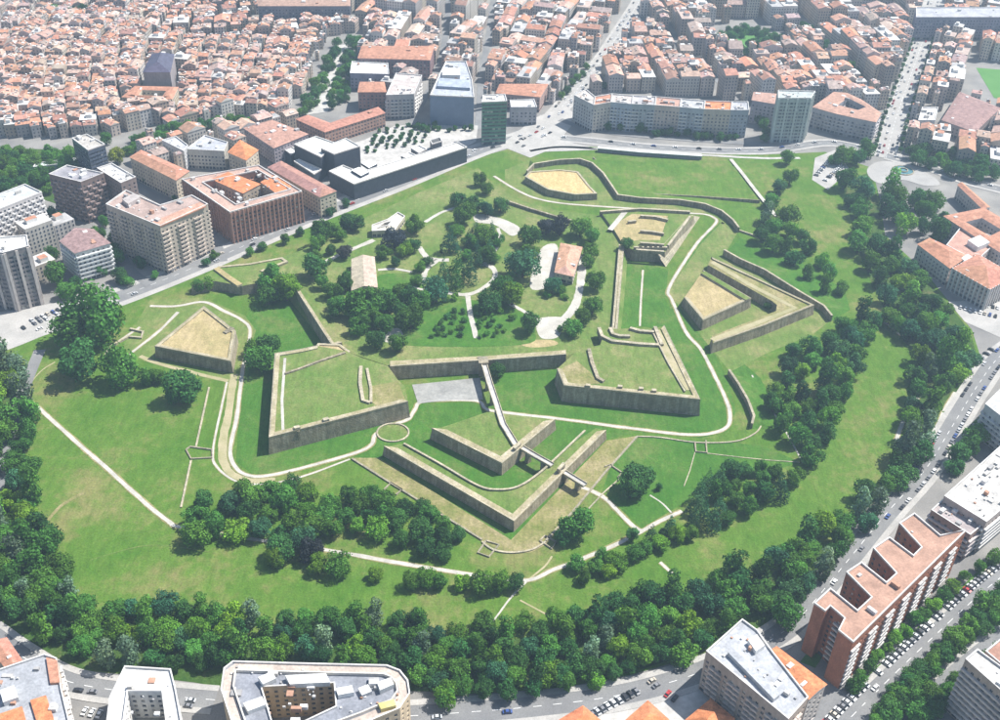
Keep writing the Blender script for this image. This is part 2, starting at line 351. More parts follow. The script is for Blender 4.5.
# --------------------------------------------------------------- paths
def wobble(p, wd, z, mat, mb):
    q = []
    for i in range(len(p)-1):
        l = math.dist(p[i], p[i+1]); n = max(1, int(l/2.5))
        q += [(p[i][0]+(p[i+1][0]-p[i][0])*k/n, p[i][1]+(p[i+1][1]-p[i][1])*k/n) for k in range(n)]
    q.append(p[-1]); L, R = strip(q, 1, 1); zf = z if callable(z) else (lambda x, y: z); E = []
    wl = wr = wd/2
    for i, c in enumerate(q):
        wl = 0.6*wl + 0.4*wd/2*RNG.uniform(.62, 1.32); wr = 0.6*wr + 0.4*wd/2*RNG.uniform(.62, 1.32)
        E.append(((c[0]+(L[i][0]-c[0])*wl, c[1]+(L[i][1]-c[1])*wl), (c[0]+(R[i][0]-c[0])*wr, c[1]+(R[i][1]-c[1])*wr)))
    for i in range(len(E)-1):
        (a, b), (c, d) = E[i], E[i+1]; mb.face([(*b, zf(*b)), (*d, zf(*d)), (*c, zf(*c)), (*a, zf(*a))], mat)
def path(px, wd, z=0.16, mat='gravel_path', sm=True, name='path', zp=None):
    p = gs(px, z if zp is None else zp)
    if sm: p = smooth(p, 6)
    mb = MB()
    if mat == 'gravel_path' and wd > 1.3 and z < 3: wobble(p, wd*1.35, z-0.03, 'berm_grass', mb)
    wobble(p, wd*(0.86 if mat == 'gravel_path' else 1), z, mat, mb); return struct(name, mb)
def low_wall(px, label, wd=1.0, h=0.9, z=0.0, mat='pale_stone', sm=False, group='low stone walls in the moat', name='low_wall', zt=None):
    p = gs(px, z+h)
    if sm: p = smooth(p, 6)
    mb = MB(); mb.wall(p, wd, z-0.1, z+h, mat)
    return tag(mb.build(name), label, 'wall', group)
RINGP = [(150, 306), (176, 306), (204, 302), (224, 311), (242, 320), (250, 329), (248, 346), (243, 368), (240, 392), (236, 422), (230, 452), (237, 469), (253, 476), (276, 474), (320, 463), (355, 453), (371, 445),
         (376, 434), (392, 425), (408, 419), (415, 409), (421, 402), (450, 400), (478, 401), (486, 409), (502, 412), (535, 416), (570, 420), (630, 428), (680, 434), (706, 434), (724, 429), (730, 420), (727, 402), (713, 372), (700, 348), (686, 332),
         (672, 300), (668, 291), (678, 272), (698, 242), (716, 223), (713, 217), (703, 214), (688, 213), (640, 209), (595, 206), (560, 203), (535, 198), (515, 189), (494, 176)]
path(RINGP, 2.5, 0.2)
path([(227, 382), (222, 405), (213, 450), (217, 467), (236, 481), (262, 484), (300, 477), (350, 459)], 1.4, 0.18)
path([(234, 374), (228, 415), (222, 450), (228, 470), (246, 480), (275, 480)], 4.5, 0.13, 'tan_dirt')
path([(37, 406), (70, 436), (110, 471), (150, 507), (168, 521), (174, 525.5), (182, 527), (205, 531), (260, 540), (345, 553), (400, 563), (450, 571), (490, 577), (528, 580), (552, 570), (576, 561), (610, 547), (642, 531)], 2.6, 0.17)
path([(37, 406), (28, 390), (40, 372), (55, 362)], 0.9, 0.15, 'tan_dirt'); path([(528, 580), (512, 596), (500, 612), (490, 625)], 1.2, 0.15)
path([(528, 580), (545, 566), (552, 556)], 1.0, 0.15, 'tan_dirt'); path([(520, 600), (548, 615)], 1.0, 0.15, 'tan_dirt')
path([(582, 487), (602, 496), (617, 510), (632, 525), (642, 531)], 2.6, 0.19, sm=True); path([(642, 531), (660, 521), (682, 511)], 2.6, 0.18); path([(650, 495), (662, 503), (672, 513)], 1.2, 0.15)
path([(660, 562), (672, 573)], 1.8, 0.15); path([(880, 318), (902, 336)], 2.0, 0.15)
path([(752, 375), (765, 400), (785, 430), (803, 463)], 1.2, 0.15)
path([(48, 520), (62, 505), (85, 492)], 2.0, 0.13, 'berm_grass')
path([(90, 560), (150, 545), (210, 552)], 0.5, 0.135, 'rough_grass')
path([(920, 395), (905, 418), (896, 440)], 2.4, 0.17); path([(905, 470), (890, 485), (868, 506), (845, 535)], 2.2, 0.17)
path([(955, 392), (944, 410), (935, 432)], 2.0, 0.2, 'gravel_path')
path([(530, 151), (560, 147), (600, 149), (640, 153), (700, 155), (760, 158), (800, 158)], 3.5, 0.22, 'plaza_stone')
path([(106, 352), (115, 344), (128, 335), (140, 327)], 2.0, 0.15); path([(126, 357), (140, 346), (160, 330), (178, 312)], 2.4, 0.17)
path([(140, 356), (160, 364), (195, 373), (228, 381)], 3.0, 0.13, 'tan_dirt')

# =================================================================== THE CITADEL
ZI = 6.0                                          # level of the enclosure
mb = MB()
INNER = [(296, 291), (345, 351), (392, 367), (480, 361), (565, 356), (603, 345), (613, 331), (617, 300), (622, 245), (606, 216), (560, 211), (515, 199), (492, 183), (478, 168), (420, 192), (352, 224), (302, 250), (270, 262), (264, 275)]
inn = ccw(gs(INNER, ZI)); base = offset(inn, 5.0)
mb.prism(inn, 0.0, ZI, 'rough_grass', base=base); struct('fortress_terrace', mb)
# lawns inside the enclosure
def isheet(name, px, mat, dz=0.06): return sheet(name, px, ZI+dz, mat, None, True)
isheet('enclosure_lawn', [(410, 300), (435, 290), (470, 300), (520, 300), (535, 330), (520, 345), (400, 345), (380, 330)], 'lawn')
isheet('enclosure_lawn', [(515, 290), (570, 290), (565, 315), (520, 312)], 'rough_grass', 0.09)
isheet('enclosure_lawn', [(380, 275), (420, 275), (420, 290), (380, 290)], 'lawn')
isheet('dry_patch', [(420, 200), (445, 196), (442, 225), (428, 245), (415, 240)], 'rough_grass', 0.05)
isheet('dry_patch', [(520, 343), (535, 340), (552, 340), (558, 344), (545, 347), (528, 347)], 'dry_grass', 0.05)
isheet('paved_yard', [(540, 250), (557, 245), (556, 270), (550, 286), (530, 287)], 'gravel_path', 0.12)
isheet('paved_yard', [(538, 319), (566, 318), (562, 330), (556, 338), (540, 337)], 'gravel_path', 0.13)
isheet('paved_yard', [(476, 214), (500, 218), (520, 228), (512, 236), (495, 225), (476, 222)], 'gravel_path', 0.12)
isheet('dance_circle', [(383, 332), (398, 328), (403, 336), (394, 342), (384, 341)], 'gravel_path', 0.1)
def ipath(px, wd, dz=0.15): return path(px, wd, ZI+dz)
ipath([(419, 247), (428, 258), (437, 260), (427, 268), (424, 276), (422, 284)], 5); ipath([(437, 260), (449, 260)], 5, 0.14)
ipath([(443, 292), (456, 294), (470, 294), (485, 287), (495, 277), (493, 268), (484, 264)], 4.5, 0.16); ipath([(468, 296), (471, 315), (476, 338)], 4.0, 0.15)
ipath([(584, 256), (580, 285), (575, 305), (562, 322)], 6.5, 0.16); ipath([(510, 304), (525, 312), (540, 322)], 3.2, 0.14)
ipath([(325, 262), (345, 252), (360, 246), (374, 240)], 4.5, 0.15); ipath([(378, 270), (395, 269), (412, 272)], 3, 0.14); ipath([(425, 222), (440, 213), (455, 208)], 3.5, 0.14)
ipath([(482, 266), (492, 255), (500, 240), (498, 228)], 3.0, 0.13); ipath([(445, 292), (425, 290), (405, 285)], 2.5, 0.12)

def platform(name, label, cat, px, zt, zb=0.0, batter=0.09, topmat='rough_grass', wallmat='fort_stone', cop=2.6, coph=0.7, edges=None, copmat='dry_bank', group=None, inner_drop=0.0):
    p0 = gs(px, zt); rev = area(p0) < 0; n = len(p0)
    p = list(reversed(p0)) if rev else p0
    ed = None if edges is None else {((n-2-e) % n if rev else e) for e in edges}
    r = thing(name, label, cat, (p[0][0], p[0][1], zb), group)
    mb = MB(); mb.prism(p, zb-0.2, zt, wallmat, base=offset(p, batter*(zt-zb)), cap=False); mb.build('wall', r)
    mb = MB(); mb.poly([p], zt-inner_drop, topmat); mb.build('terrace', r)
    if cop:
        mb = MB(); q = offset(p, -cop); oo = offset(p, 0.12)
        for i in range(n):
            if ed is not None and i not in ed: continue
            j = (i+1) % n
            mb.face([(*oo[i], zt-0.25), (*oo[j], zt-0.25), (*oo[j], zt+coph), (*oo[i], zt+coph)], copmat)
            rm = offset(p, -0.7); mb.face([(*oo[i], zt+coph), (*oo[j], zt+coph), (*rm[j], zt+coph), (*rm[i], zt+coph)], 'pale_stone'); mb.face([(*rm[i], zt+coph), (*rm[j], zt+coph), (*q[j], zt+coph), (*q[i], zt+coph)], copmat)
            mb.face([(*q[j], zt-inner_drop), (*q[i], zt-inner_drop), (*q[i], zt+coph), (*q[j], zt+coph)], copmat)
        mb.build('coping', r)
    return r
# front-left bastion
bA = platform('bastion', 'arrowhead stone bastion with grassy top left of the concrete moat yard', 'bastion',
     [(269, 438), (275, 354), (300, 350), (318, 346), (346, 351), (362, 358), (388, 366), (398, 380), (405, 386), (408, 402)], 11.0, edges=[0, 1, 2, 9], cop=3.0)
def extra(root, name, fn):
    mb = MB(); fn(mb); return mb.build(name, root)
extra(bA, 'rampart_path', lambda m: m.ribbon(gs([(283, 430), (282, 400), (285, 358)], 11.1), 0.8, 0.8, 11.12, 'gravel_path'))
extra(bA, 'traverse', lambda m: m.wall(gs([(285, 373), (300, 368), (318, 361), (345, 352)], 12), 1.4, 10.8, 12.0, 'fort_stone'))
extra(bA, 'ruined_wall', lambda m: m.wall(gs([(361, 366), (360, 382), (363, 400), (370, 402)], 12), 2.0, 10.8, 12.2, 'pale_stone'))
extra(bA, 'ruined_wall', lambda m: m.wall(gs([(367, 368), (371, 388), (371, 402)], 12), 1.6, 10.8, 12.0, 'pale_stone'))
extra(bA, 'dry_terrace', lambda m: m.poly([gs([(372, 386), (398, 381), (406, 402), (380, 408), (371, 402)], 11)], 11.08, 'berm_grass'))
for q in ((297, 428), (326, 420)):
    extra(bA, 'streak_box', lambda m, q=q: m.box(g(q[0]+1, q[1]+4.5, 9)[0], g(q[0]+1, q[1]+4.5, 9)[1], -0.1, 10.9, 1.3, 2.6, 0.47, 'fort_stone'))  # stone box standing in for the dark stain streak under the step
    extra(bA, 'sentry_step', lambda m, q=q: m.box(*g(q[0], q[1], 12), 10.9, 13.0, 3.2, 2.2, 0.47, 'pale_stone'))
# front-right bastion
bB = platform('bastion', 'arrowhead stone bastion with grassy top right of the bridge lawn', 'bastion',
     [(557, 369), (564, 386), (700, 400), (664, 326), (655, 328), (606, 329), (600, 345), (578, 350)], 11.0, edges=[0, 1, 2], cop=3.0)
extra(bB, 'ruined_wall', lambda m: m.wall(gs([(589, 349), (592, 362), (598, 378), (604, 381)], 12), 2.2, 10.8, 12.4, 'fort_stone'))
extra(bB, 'rampart_walk', lambda m: m.ribbon(gs([(656, 330), (672, 362), (690, 390)], 11), 2.4, 2.4, 11.15, 'tan_dirt'))
extra(bB, 'parapet', lambda m: m.wall(gs([(653, 332), (668, 362), (685, 391)], 12), 0.9, 10.9, 12.0, 'pale_stone'))
extra(bB, 'dry_terrace', lambda m: m.poly([gs([(559, 370), (577, 361), (590, 372), (600, 384), (566, 384)], 11)], 11.1, 'berm_grass'))
for q in ((588, 386), (620, 387), (641, 389), (654, 391)):
    extra(bB, 'streak_box', lambda m, q=q: m.box(g(q[0], q[1]+4.5, 9)[0], g(q[0], q[1]+4.5, 9)[1], -0.1, 10.9, 1.3, 2.6, -0.1, 'fort_stone'))  # boxes in place of the stain streaks running down this face
    extra(bB, 'sentry_step', lambda m, q=q: m.box(*g(q[0], q[1], 12), 10.9, 13.0, 2.8, 2.0, -0.1, 'pale_stone'))
# casemates at the back of the right bastion
cm = thing('casemate_ruin', 'low roofless stone casemates above the green parade court, behind the right bastion', 'ruin', (*g(628, 335, 8), 6))
for k, pl in enumerate([[(599, 328), (602, 336), (612, 341), (640, 344), (659, 345)], [(630, 328), (640, 331), (654, 332)], [(610, 328), (613, 334), (620, 336), (630, 336)], [(655, 327), (662, 345)]]):
    extra(cm, 'wall', lambda m, pl=pl: m.wall(gs(pl, 12), 2.2, 8.0, 12.6, 'fort_stone', topmat='pale_stone'))
# curtain walls
cA = platform('curtain_wall', 'straight stone curtain wall behind the concrete moat yard', 'wall', [(390, 367), (481, 361), (481, 356), (390, 361)], 9.0, edges=[0], cop=1.4, topmat='dry_bank')
cB = platform('curtain_wall', 'straight stone curtain wall between the bridge gate and the right bastion', 'wall', [(485.5, 361), (566, 355), (566, 350), (485.5, 356)], 9.0, edges=[0], cop=1.4, topmat='dry_bank')
platform('curtain_wall', 'shadowed stone curtain wall above the shady lawn left of the enclosure', 'wall', [(296, 290), (332, 346), (342, 343), (304, 288)], 9.0, edges=[0, 1], cop=2.0)
platform('curtain_wall', 'long narrow stone rampart left of the green parade court', 'wall', [(612, 330), (617, 330), (624, 246), (619, 245)], 8.0, edges=[0, 1, 2, 3], cop=1.8, topmat='dry_grass')
gt = thing('gatehouse', 'small stone gatehouse where the bridge meets the curtain wall', 'gatehouse', (*g(483, 372), 0))
extra(gt, 'gate_block', lambda m: m.box(*g(483.2, 360, 9.5), 0, 9.8, 6, 7, 0.15, 'fort_stone', topmat='pale_stone'))
# parade court
sheet('parade_court', [(622, 246), (636, 262), (668, 270), (666, 300), (680, 330), (662, 330), (640, 326), (620, 330)], 0.14, 'lawn', 0)
path([(643, 270), (641, 300), (640, 326)], 1.4, 0.2)
# right bastion with casemates
bC = platform('bastion', 'ruined bastion with rows of open casemates beside the parade court', 'bastion',
     [(634, 251), (665, 252), (694, 216), (670, 211), (618, 209), (600, 211), (624, 244)], 8.0, edges=[], cop=0.0, topmat='rough_grass')
extra(bC, 'sloping_parapet', lambda m: m.face([(*g(666, 267, 0.1), 0.1), (*g(700, 217, 0.1), 0.1), (*g(690, 215, 8), 8.2), (*g(656, 253, 8), 8.2)], 'pale_stone'))
extra(bC, 'rampart_walk', lambda m: m.ribbon(gs([(610, 230), (625, 212)], 8), 2, 2, 8.1, 'gravel_path'))
for pl in ([(640, 216), (655, 217), (668, 220)], [(628, 222), (636, 221)], [(640, 231), (652, 232), (664, 234)], [(640, 243), (653, 244), (664, 245)], [(668, 246), (690, 217)], [(600, 212), (640, 209), (690, 212)], [(636, 250), (664, 252)]):
    extra(bC, 'casemate_wall', lambda m, pl=pl: m.wall(gs(pl, 9.5), 1.8, 7.8, 10.2, 'fort_stone', topmat='pale_stone'))
for k in range(6):
    extra(bC, 'casemate_arch', lambda m, k=k: m.box(*g(638+k*5, 248, 9.5), 7.9, 10.4, 1.6, 6.0, math.radians(92), 'fort_stone', topmat='pale_stone'))
extra(bC, 'dry_terrace', lambda m: m.poly([gs([(612, 226), (632, 214), (668, 216), (660, 240), (640, 240), (622, 243)], 8)], 8.06, 'dry_grass'))
low_wall([(503, 199), (530, 208), (560, 217), (572, 220)], 'long low stone wall on the back lawn of the citadel', 1.6, 2.4, ZI, 'fort_stone')
# left ravelin
rv = platform('ravelin', 'five-sided stone ravelin with bare dry top beside the avenue', 'ravelin', [(155, 347), (204, 307), (236, 332), (231, 362)], 8.0, topmat='dry_grass', cop=2.2, coph=0.8)
extra(rv, 'stair', lambda m: m.box(*g(229, 331, 8), 8.05, 8.9, 3, 7, -0.6, 'fort_stone'))
# front ravelin and its counterguard
rF = platform('ravelin', 'inner chevron stone ravelin crossed by the footbridge', 'ravelin', [(432, 429), (502, 464), (555, 420), (543, 418), (487, 412), (446, 426)], 7.5, edges=[0, 1], cop=4.0, coph=0.9, topmat='rough_grass')
def chevron(name, label, outer, inner, zt, cop, topmat='rough_grass', group=None, edges=(0, 1)):
    return platform(name, label, 'counterguard', outer + inner, zt, edges=list(edges), cop=cop, coph=0.9, topmat=topmat, group=group)
cF = chevron('counterguard', 'outer chevron stone counterguard at the front with tan parapet', [(384, 447), (514, 522), (606, 431)], [(596, 428), (566, 448), (540, 472), (518, 486), (498, 489), (478, 485), (440, 463), (404, 443)], 6.4, 3.6)
extra(cF, 'counterscarp_rim', lambda m: m.wall(smooth(gs([(404, 443), (440, 463), (478, 485), (498, 489), (518, 486), (540, 472), (566, 448), (585, 430)], 7.5), 4), 1.1, 6.8, 7.5, 'pale_stone'))
def skirt(name, label, outline, z=0.15):
    mb = MB(); mb.poly([gs(outline)], z, 'berm_grass'); return struct(name, mb)
skirt('tan_berm', '', [(352, 458), (379, 458), (511, 540), (606, 441), (637, 436), (546, 545), (530, 553), (505, 553), (480, 541), (390, 484)])
low_wall([(352, 458), (390, 482), (440, 513), (482, 539)], 'low stone wall left of the front counterguard', 1.1, 0.9)
low_wall([(546, 540), (572, 512), (605, 472), (637, 436)], 'low stone wall right of the front counterguard', 1.1, 0.9)
low_wall([(482, 541), (493, 549), (512, 552), (532, 549), (546, 541)], 'curved low stone wall round the counterguard tip', 1.0, 0.8, sm=True)
for pl, lb in (([(486, 540), (478, 552), (489, 556), (499, 544), (486, 540)], 'small walled stone pen left of the counterguard tip'), ([(540, 540), (552, 548), (556, 541), (545, 535), (540, 540)], 'small walled stone pen right of the counterguard tip'),
               ([(384, 489), (391, 482), (402, 489), (396, 494)], 'tiny stone pen beside the left low wall'),
               ([(186, 449), (190, 446), (212, 449), (212, 457), (191, 458), (186, 449)], 'small stone steps pen on the thin meadow wall'),
               ([(605, 466), (610, 464), (622, 472), (618, 477)], 'small stone ramp pen below the right counterguard wall'),
               ([(695, 441), (696, 451), (707, 452), (706, 440)], 'small square stone pen below the ring path')):
    low_wall(pl, lb, 0.8, 0.9)
low_wall([(209, 387), (196, 446)], 'thin straight stone wall at the meadow edge, upper length', 1.0, 0.7); low_wall([(191, 460), (181, 507)], 'thin straight stone wall at the meadow edge, lower length', 1.0, 0.7)
low_wall([(637, 436), (660, 437), (697, 442), (735, 441), (755, 433), (762, 424)], 'low stone rim right of the bridge lawn', 0.8, 0.7, sm=True)
low_wall([(587, 510), (604, 492), (620, 478)], 'short thin stone rim beside the park path', 0.7, 0.6); low_wall([(695, 452), (690, 470), (684, 486)], 'thin stone edging crossing the bridge lawn', 0.5, 0.4)
low_wall([(707, 453), (740, 457), (770, 460), (800, 462)], 'thin stone edging running to the conifers', 0.5, 0.4)
# round sunken pit
cx, cy = g(393, 433); pit = thing('stone_pit', 'round grassy pit ringed with stone on the ring path', 'pit', (cx, cy, 0))
extra(pit, 'rim', lambda m: m.wall([(cx+9*math.cos(a*math.tau/32), cy+8*math.sin(a*math.tau/32)) for a in range(33)], 0.9, 0.1, 0.8, 'pale_stone'))
extra(pit, 'floor', lambda m: m.poly([[(cx+8.6*math.cos(a*math.tau/32), cy+7.6*math.sin(a*math.tau/32)) for a in range(32)]], 0.24, 'rough_grass'))
sheet('moat_yard', [(412, 385), (480, 378), (483, 400), (450, 400), (418, 404)], 0.3, 'concrete_yard', 0)
# bridges
def bridge(px, z, wd, label, piers, zs=None):
    p = gs(px, z); r = thing('footbridge', label, 'bridge', (*p[0], 0))
    L, R = strip(p, wd/2, wd/2)
    extra(r, 'deck', lambda m: m.wall(p, wd, z-0.9, z, 'pale_stone', topmat='plaza_stone'))
    for side, nm in ((L, 'parapet'), (R, 'parapet')):
        extra(r, nm, lambda m, s=side: m.wall(s, 0.4, z-0.3, z+0.7, 'pale_stone'))
    for i in range(len(p)-1):
        a, b_ = Vector(p[i]), Vector(p[i+1]); l = (b_-a).length; n = max(1, int(l/piers)); an = math.atan2(b_.y-a.y, b_.x-a.x)
        for k in range(n):
            q = a.lerp(b_, (k+0.5)/n); extra(r, 'pier', lambda m, q=q, an=an: m.box(q.x, q.y, -0.1, z-0.85, 2.4, wd*0.9, an, 'fort_stone'))
bridge([(483.5, 362), (490, 384), (496, 402), (503, 424), (516, 445)], 8.3, 3.3, 'long white footbridge from the gatehouse to the inner ravelin', 9)
bridge([(521, 447), (536, 456), (552, 465)], 7.6, 3.1, 'short footbridge between inner ravelin and counterguard', 7)
bridge([(559, 469), (572, 477), (585, 485)], 6.4, 3.1, 'short footbridge from the counterguard out to the park', 7)
for q, lb in (((517, 447), 'little stone gate at the end of the long footbridge'), ((561, 468), 'little stone gate on the counterguard at the outer footbridge')):
    tg = thing('stone_gate', lb, 'gate', (*g(*q, 8), 7)); a = g(*q, 9)
    for dx in (-2.4, 2.4): extra(tg, 'pillar', lambda m, dx=dx: m.box(a[0]+dx*0.5, a[1]+dx*0.8, 6.5, 10.2, 1.6, 1.6, 0.9, 'fort_stone'))
    extra(tg, 'lintel', lambda m: m.box(a[0], a[1], 9.4, 10.6, 1.7, 6.2, 2.58, 'pale_stone'))
# right ravelin + counterguard
rR = platform('ravelin', 'triangular stone ravelin with bare tan top nearest the parade court', 'ravelin', [(684, 298), (703, 321), (751, 299), (703, 271)], 7.0, topmat='dry_grass', cop=2.4, coph=0.8, edges=[0, 1, 2])
extra(rR, 'parapet_bank', lambda m: m.wall(gs([(703, 272), (725, 285), (748, 299)], 8.5), 4.2, 6.9, 8.5, 'pale_stone', topmat='rough_grass'))
cR = chevron('counterguard', 'outer chevron counterguard wrapping the right-hand tan ravelin', [(711, 258), (765, 283), (814, 306), (765, 326), (713, 344)], [(712, 336), (745, 323), (776, 311), (777, 305), (772, 301), (740, 283), (708, 265)], 7.0, 1.6, 'berm_grass', edges=(0, 1, 2, 3))
extra(cR, 'inner_walk', lambda m: m.ribbon(gs([(712, 340), (760, 322), (795, 308), (750, 285), (712, 262)], 7), 2.0, 2.0, 7.12, 'tan_dirt'))
# top ravelin
rT = platform('ravelin', 'flat stone ravelin topped with straw-coloured grass near the street', 'ravelin', [(525, 177), (548, 190), (575, 195), (597, 194), (590, 187), (578, 172), (560, 170), (530, 172)], 5.0, topmat='straw', cop=1.6, coph=0.5)
# counterscarps with the raised glacis behind them
GLZ = []
def glacis(name, wall_px, outer_px, zt, label, mat='meadow'):
    wl = gs(wall_px, zt); ou = gs(outer_px, 0)
    def zf(x, y):
        d1 = min(seg_d(x, y, wl[i], wl[i+1]) for i in range(len(wl)-1)); d2 = min(seg_d(x, y, ou[i], ou[i+1]) for i in range(len(ou)-1))
        e = min(math.dist((x, y), wl[0]), math.dist((x, y), wl[-1])); return 0.06 + zt*d2/(d1+d2+1e-6)*min(1, e/14)
    mb = MB(); pts_ = [wl + ou]; mb.poly(pts_, zf, mat); struct(name, mb); GLZ.append(zf)
    w_ = thing('counterscarp_wall', label, 'wall', (*wl[0], 0), 'counterscarp walls of the moat')
    extra(w_, 'wall', lambda m: m.wall(wl, 1.2, -0.1, zt+0.25, 'fort_stone')); extra(w_, 'coping', lambda m: m.wall(wl, 1.5, zt+0.25, zt+0.55, 'pale_stone'))
def seg_d(x, y, a, b):
    dx, dy = b[0]-a[0], b[1]-a[1]; t_ = max(0, min(1, ((x-a[0])*dx+(y-a[1])*dy)/(dx*dx+dy*dy+1e-9)))
    return math.hypot(x-a[0]-t_*dx, y-a[1]-t_*dy)
glacis('glacis_lawn', [(527, 171), (534, 164), (560, 160), (580, 159), (592, 163), (603, 173), (612, 186), (618, 195), (640, 198), (680, 200), (705, 204), (722, 211), (733, 220), (739, 228)],
       [(785, 215), (778, 190), (766, 168), (740, 161), (660, 157), (590, 154), (530, 160)], 4.0, 'long dark counterscarp wall curving below the upper meadow')
glacis('glacis_lawn', [(724, 250), (740, 259), (765, 270), (800, 292), (824, 306), (832, 316)], [(850, 310), (845, 290), (800, 262), (765, 245), (740, 238)], 4.5, 'straight counterscarp wall above the right-hand counterguard', 'lawn')
glacis('glacis_lawn', [(729, 370), (738, 383), (748, 400), (754, 416), (752, 424)], [(775, 430), (775, 405), (760, 378), (742, 362)], 3.5, 'short curved counterscarp wall near the right tree clump', 'lawn')
def on_glacis(x, y): return GLZ[0](x, y) + 0.5
mb = MB(); mb.ribbon(smooth(gs([(731, 158), (743, 174), (756, 191), (769, 207), (776, 216)], 1.5), 8), 1.6, 1.6, on_glacis, 'gravel_path'); struct('path', mb)
low_wall([(593, 157), (610, 172), (627, 191), (660, 194), (700, 196), (760, 200)], 'thin dark ditch edging across the upper meadow', 0.7, 3.4, 0.0, 'fort_stone')
low_wall([(737, 229), (752, 234), (775, 243)], 'low stone wall beside the path trees', 1.0, 1.5, 0)
# ruined bastion by the avenue
rb = platform('ruined_bastion', 'broken stone bastion corner beside the avenue', 'ruin', [(192, 285), (215, 281), (242, 286), (258, 283), (262, 272), (288, 262), (282, 258), (250, 264), (218, 267)], 7.0, topmat='rough_grass', cop=1.8, coph=0.6, edges=[4, 5, 6, 7])
extra(rb, 'parapet', lambda m: m.wall(gs([(216, 268), (228, 277), (240, 285)], 8), 4.0, 6.9, 8.2, 'pale_stone', topmat='dry_grass'))
platform('orillon', 'stepped stone flank recess at the left bastion', 'ruin', [(313, 352), (318, 344), (340, 345), (350, 352), (345, 358), (330, 362)], 9.5, cop=1.6, coph=0.6, topmat='dry_grass')
low_wall([(105, 355), (112, 345), (128, 336), (141, 337), (143, 331), (130, 328)], 'low stone walls of a small pen left of the dry ravelin', 1.4, 1.4)
extra(thing('park_shelter', 'long low canopy beside the upper meadow street', 'shelter', (*g(650, 152), 0)), 'roof', lambda m: [m.wall(gs([(598, 147), (640, 151), (702, 155)], 4), 4.5, 3.4, 3.9, 'plaster', (0.6, 0.6, 0.58)), m.wall(gs([(598, 147), (640, 151), (702, 155)], 4), 2.5, 0, 3.4, 'dark_stone', (0.2, 0.2, 0.22))])

# --------------------------------------------------------------- trees
def crown_mesh(seed, kind):
    r = random.Random(seed); mb = MB(); k = mb.mi('leaves')
    blobs = []
    if kind == 'round':
        for i in range(22):
            while True:
                p = Vector((r.uniform(-1, 1), r.uniform(-1, 1), r.uniform(-0.8, 1)))
                if p.length < 1: break
            blobs.append((Vector((p.x*0.64, p.y*0.64, 0.76+p.z*0.5)), r.uniform(0.17, 0.40)))
        n, leaf = 3800, 0.105
    elif kind == 'tall':
        for i in range(15):
            a = r.uniform(0, math.tau); z = r.uniform(0.25, 2.0); rr = 0.55*math.sin(math.pi*min(1, max(0.12, (z+0.2)/2.75)))
            blobs.append((Vector((math.cos(a)*rr*r.random(), math.sin(a)*rr*r.random(), z)), r.uniform(0.28, 0.45)))
        n, leaf = 1500, 0.15
    elif kind == 'conifer':
        for i in range(16):
            z = 0.25 + 2.4*i/15; rr = 0.75*(1-i/16.5); 
            for q in range(3 if i < 11 else 1):
                a = r.uniform(0, math.tau); blobs.append((Vector((math.cos(a)*rr*0.55, math.sin(a)*rr*0.55, z)), rr*0.55+0.08))
        n, leaf = 1500, 0.13
    else:
        for i in range(7): blobs.append((Vector((r.uniform(-0.55, 0.55), r.uniform(-0.55, 0.55), r.uniform(0.3, 0.75))), r.uniform(0.3, 0.48)))
        n, leaf = 500, 0.2
    wts = [b[1]**2 for b in blobs]; tints = [r.uniform(0.7, 1.3) for _ in blobs]
    for i in range(n):
        q = r.choices(range(len(blobs)), wts)[0]; c, R = blobs[q]
        d = Vector((r.gauss(0, 1), r.gauss(0, 1), r.gauss(0.25, 1))).normalized()
        p = c + d*R*(r.uniform(0.78, 1.08) if r.random() < .86 else r.uniform(1.05, 1.38))
        if any((p-c2).length < R2*0.72 for j, (c2, R2) in enumerate(blobs) if j != q) and r.random() < 0.8: continue
        nrm = (d + Vector((r.gauss(0, .5), r.gauss(0, .5), r.gauss(0, .5)))).normalized()
        u = nrm.orthogonal().normalized(); u = (Matrix.Rotation(r.uniform(0, 6.28), 3, nrm) @ u); v = nrm.cross(u)
        s = leaf*r.uniform(0.6, 1.25); t_ = tints[q]*r.uniform(0.75, 1.25)
        mb.face([tuple(p-u*s*0.6), tuple(p+v*s*0.5), tuple(p+u*s*0.6), tuple(p-v*s*0.5)], 'leaves', (t_*r.uniform(.92, 1.08), t_, t_*r.uniform(.85, 1.1)))
    return mb.mesh(kind + '_crown')
def trunk_mesh(seed, h, r0):
    r = random.Random(seed); mb = MB()
    def limb(a, b, ra, rb):
        d = (b-a).normalized(); u = d.orthogonal().normalized(); v = d.cross(u); N = 6
        A = [a+(u*math.cos(i*math.tau/N)+v*math.sin(i*math.tau/N))*ra for i in range(N)]; B = [b+(u*math.cos(i*math.tau/N)+v*math.sin(i*math.tau/N))*rb for i in range(N)]
        for i in range(N): mb.face([tuple(A[i]), tuple(A[(i+1) % N]), tuple(B[(i+1) % N]), tuple(B[i])], 'bark')
    top = Vector((r.uniform(-.05, .05), r.uniform(-.05, .05), h)); limb(Vector((0, 0, -0.05)), top, r0, r0*0.6)
    for i in range(4):
        a = i*1.57 + r.uniform(-.4, .4); limb(top*0.85, top + Vector((math.cos(a)*0.4, math.sin(a)*0.4, 0.4+r.uniform(0, .3))), r0*0.5, r0*0.15)
    return mb.mesh('trunk')
CROWN = {'round': [crown_mesh(100+i, 'round') for i in range(9)], 'tall': [crown_mesh(200+i, 'tall') for i in range(3)], 'conifer': [crown_mesh(300+i, 'conifer') for i in range(2)], 'shrub': [crown_mesh(400+i, 'shrub') for i in range(3)]}
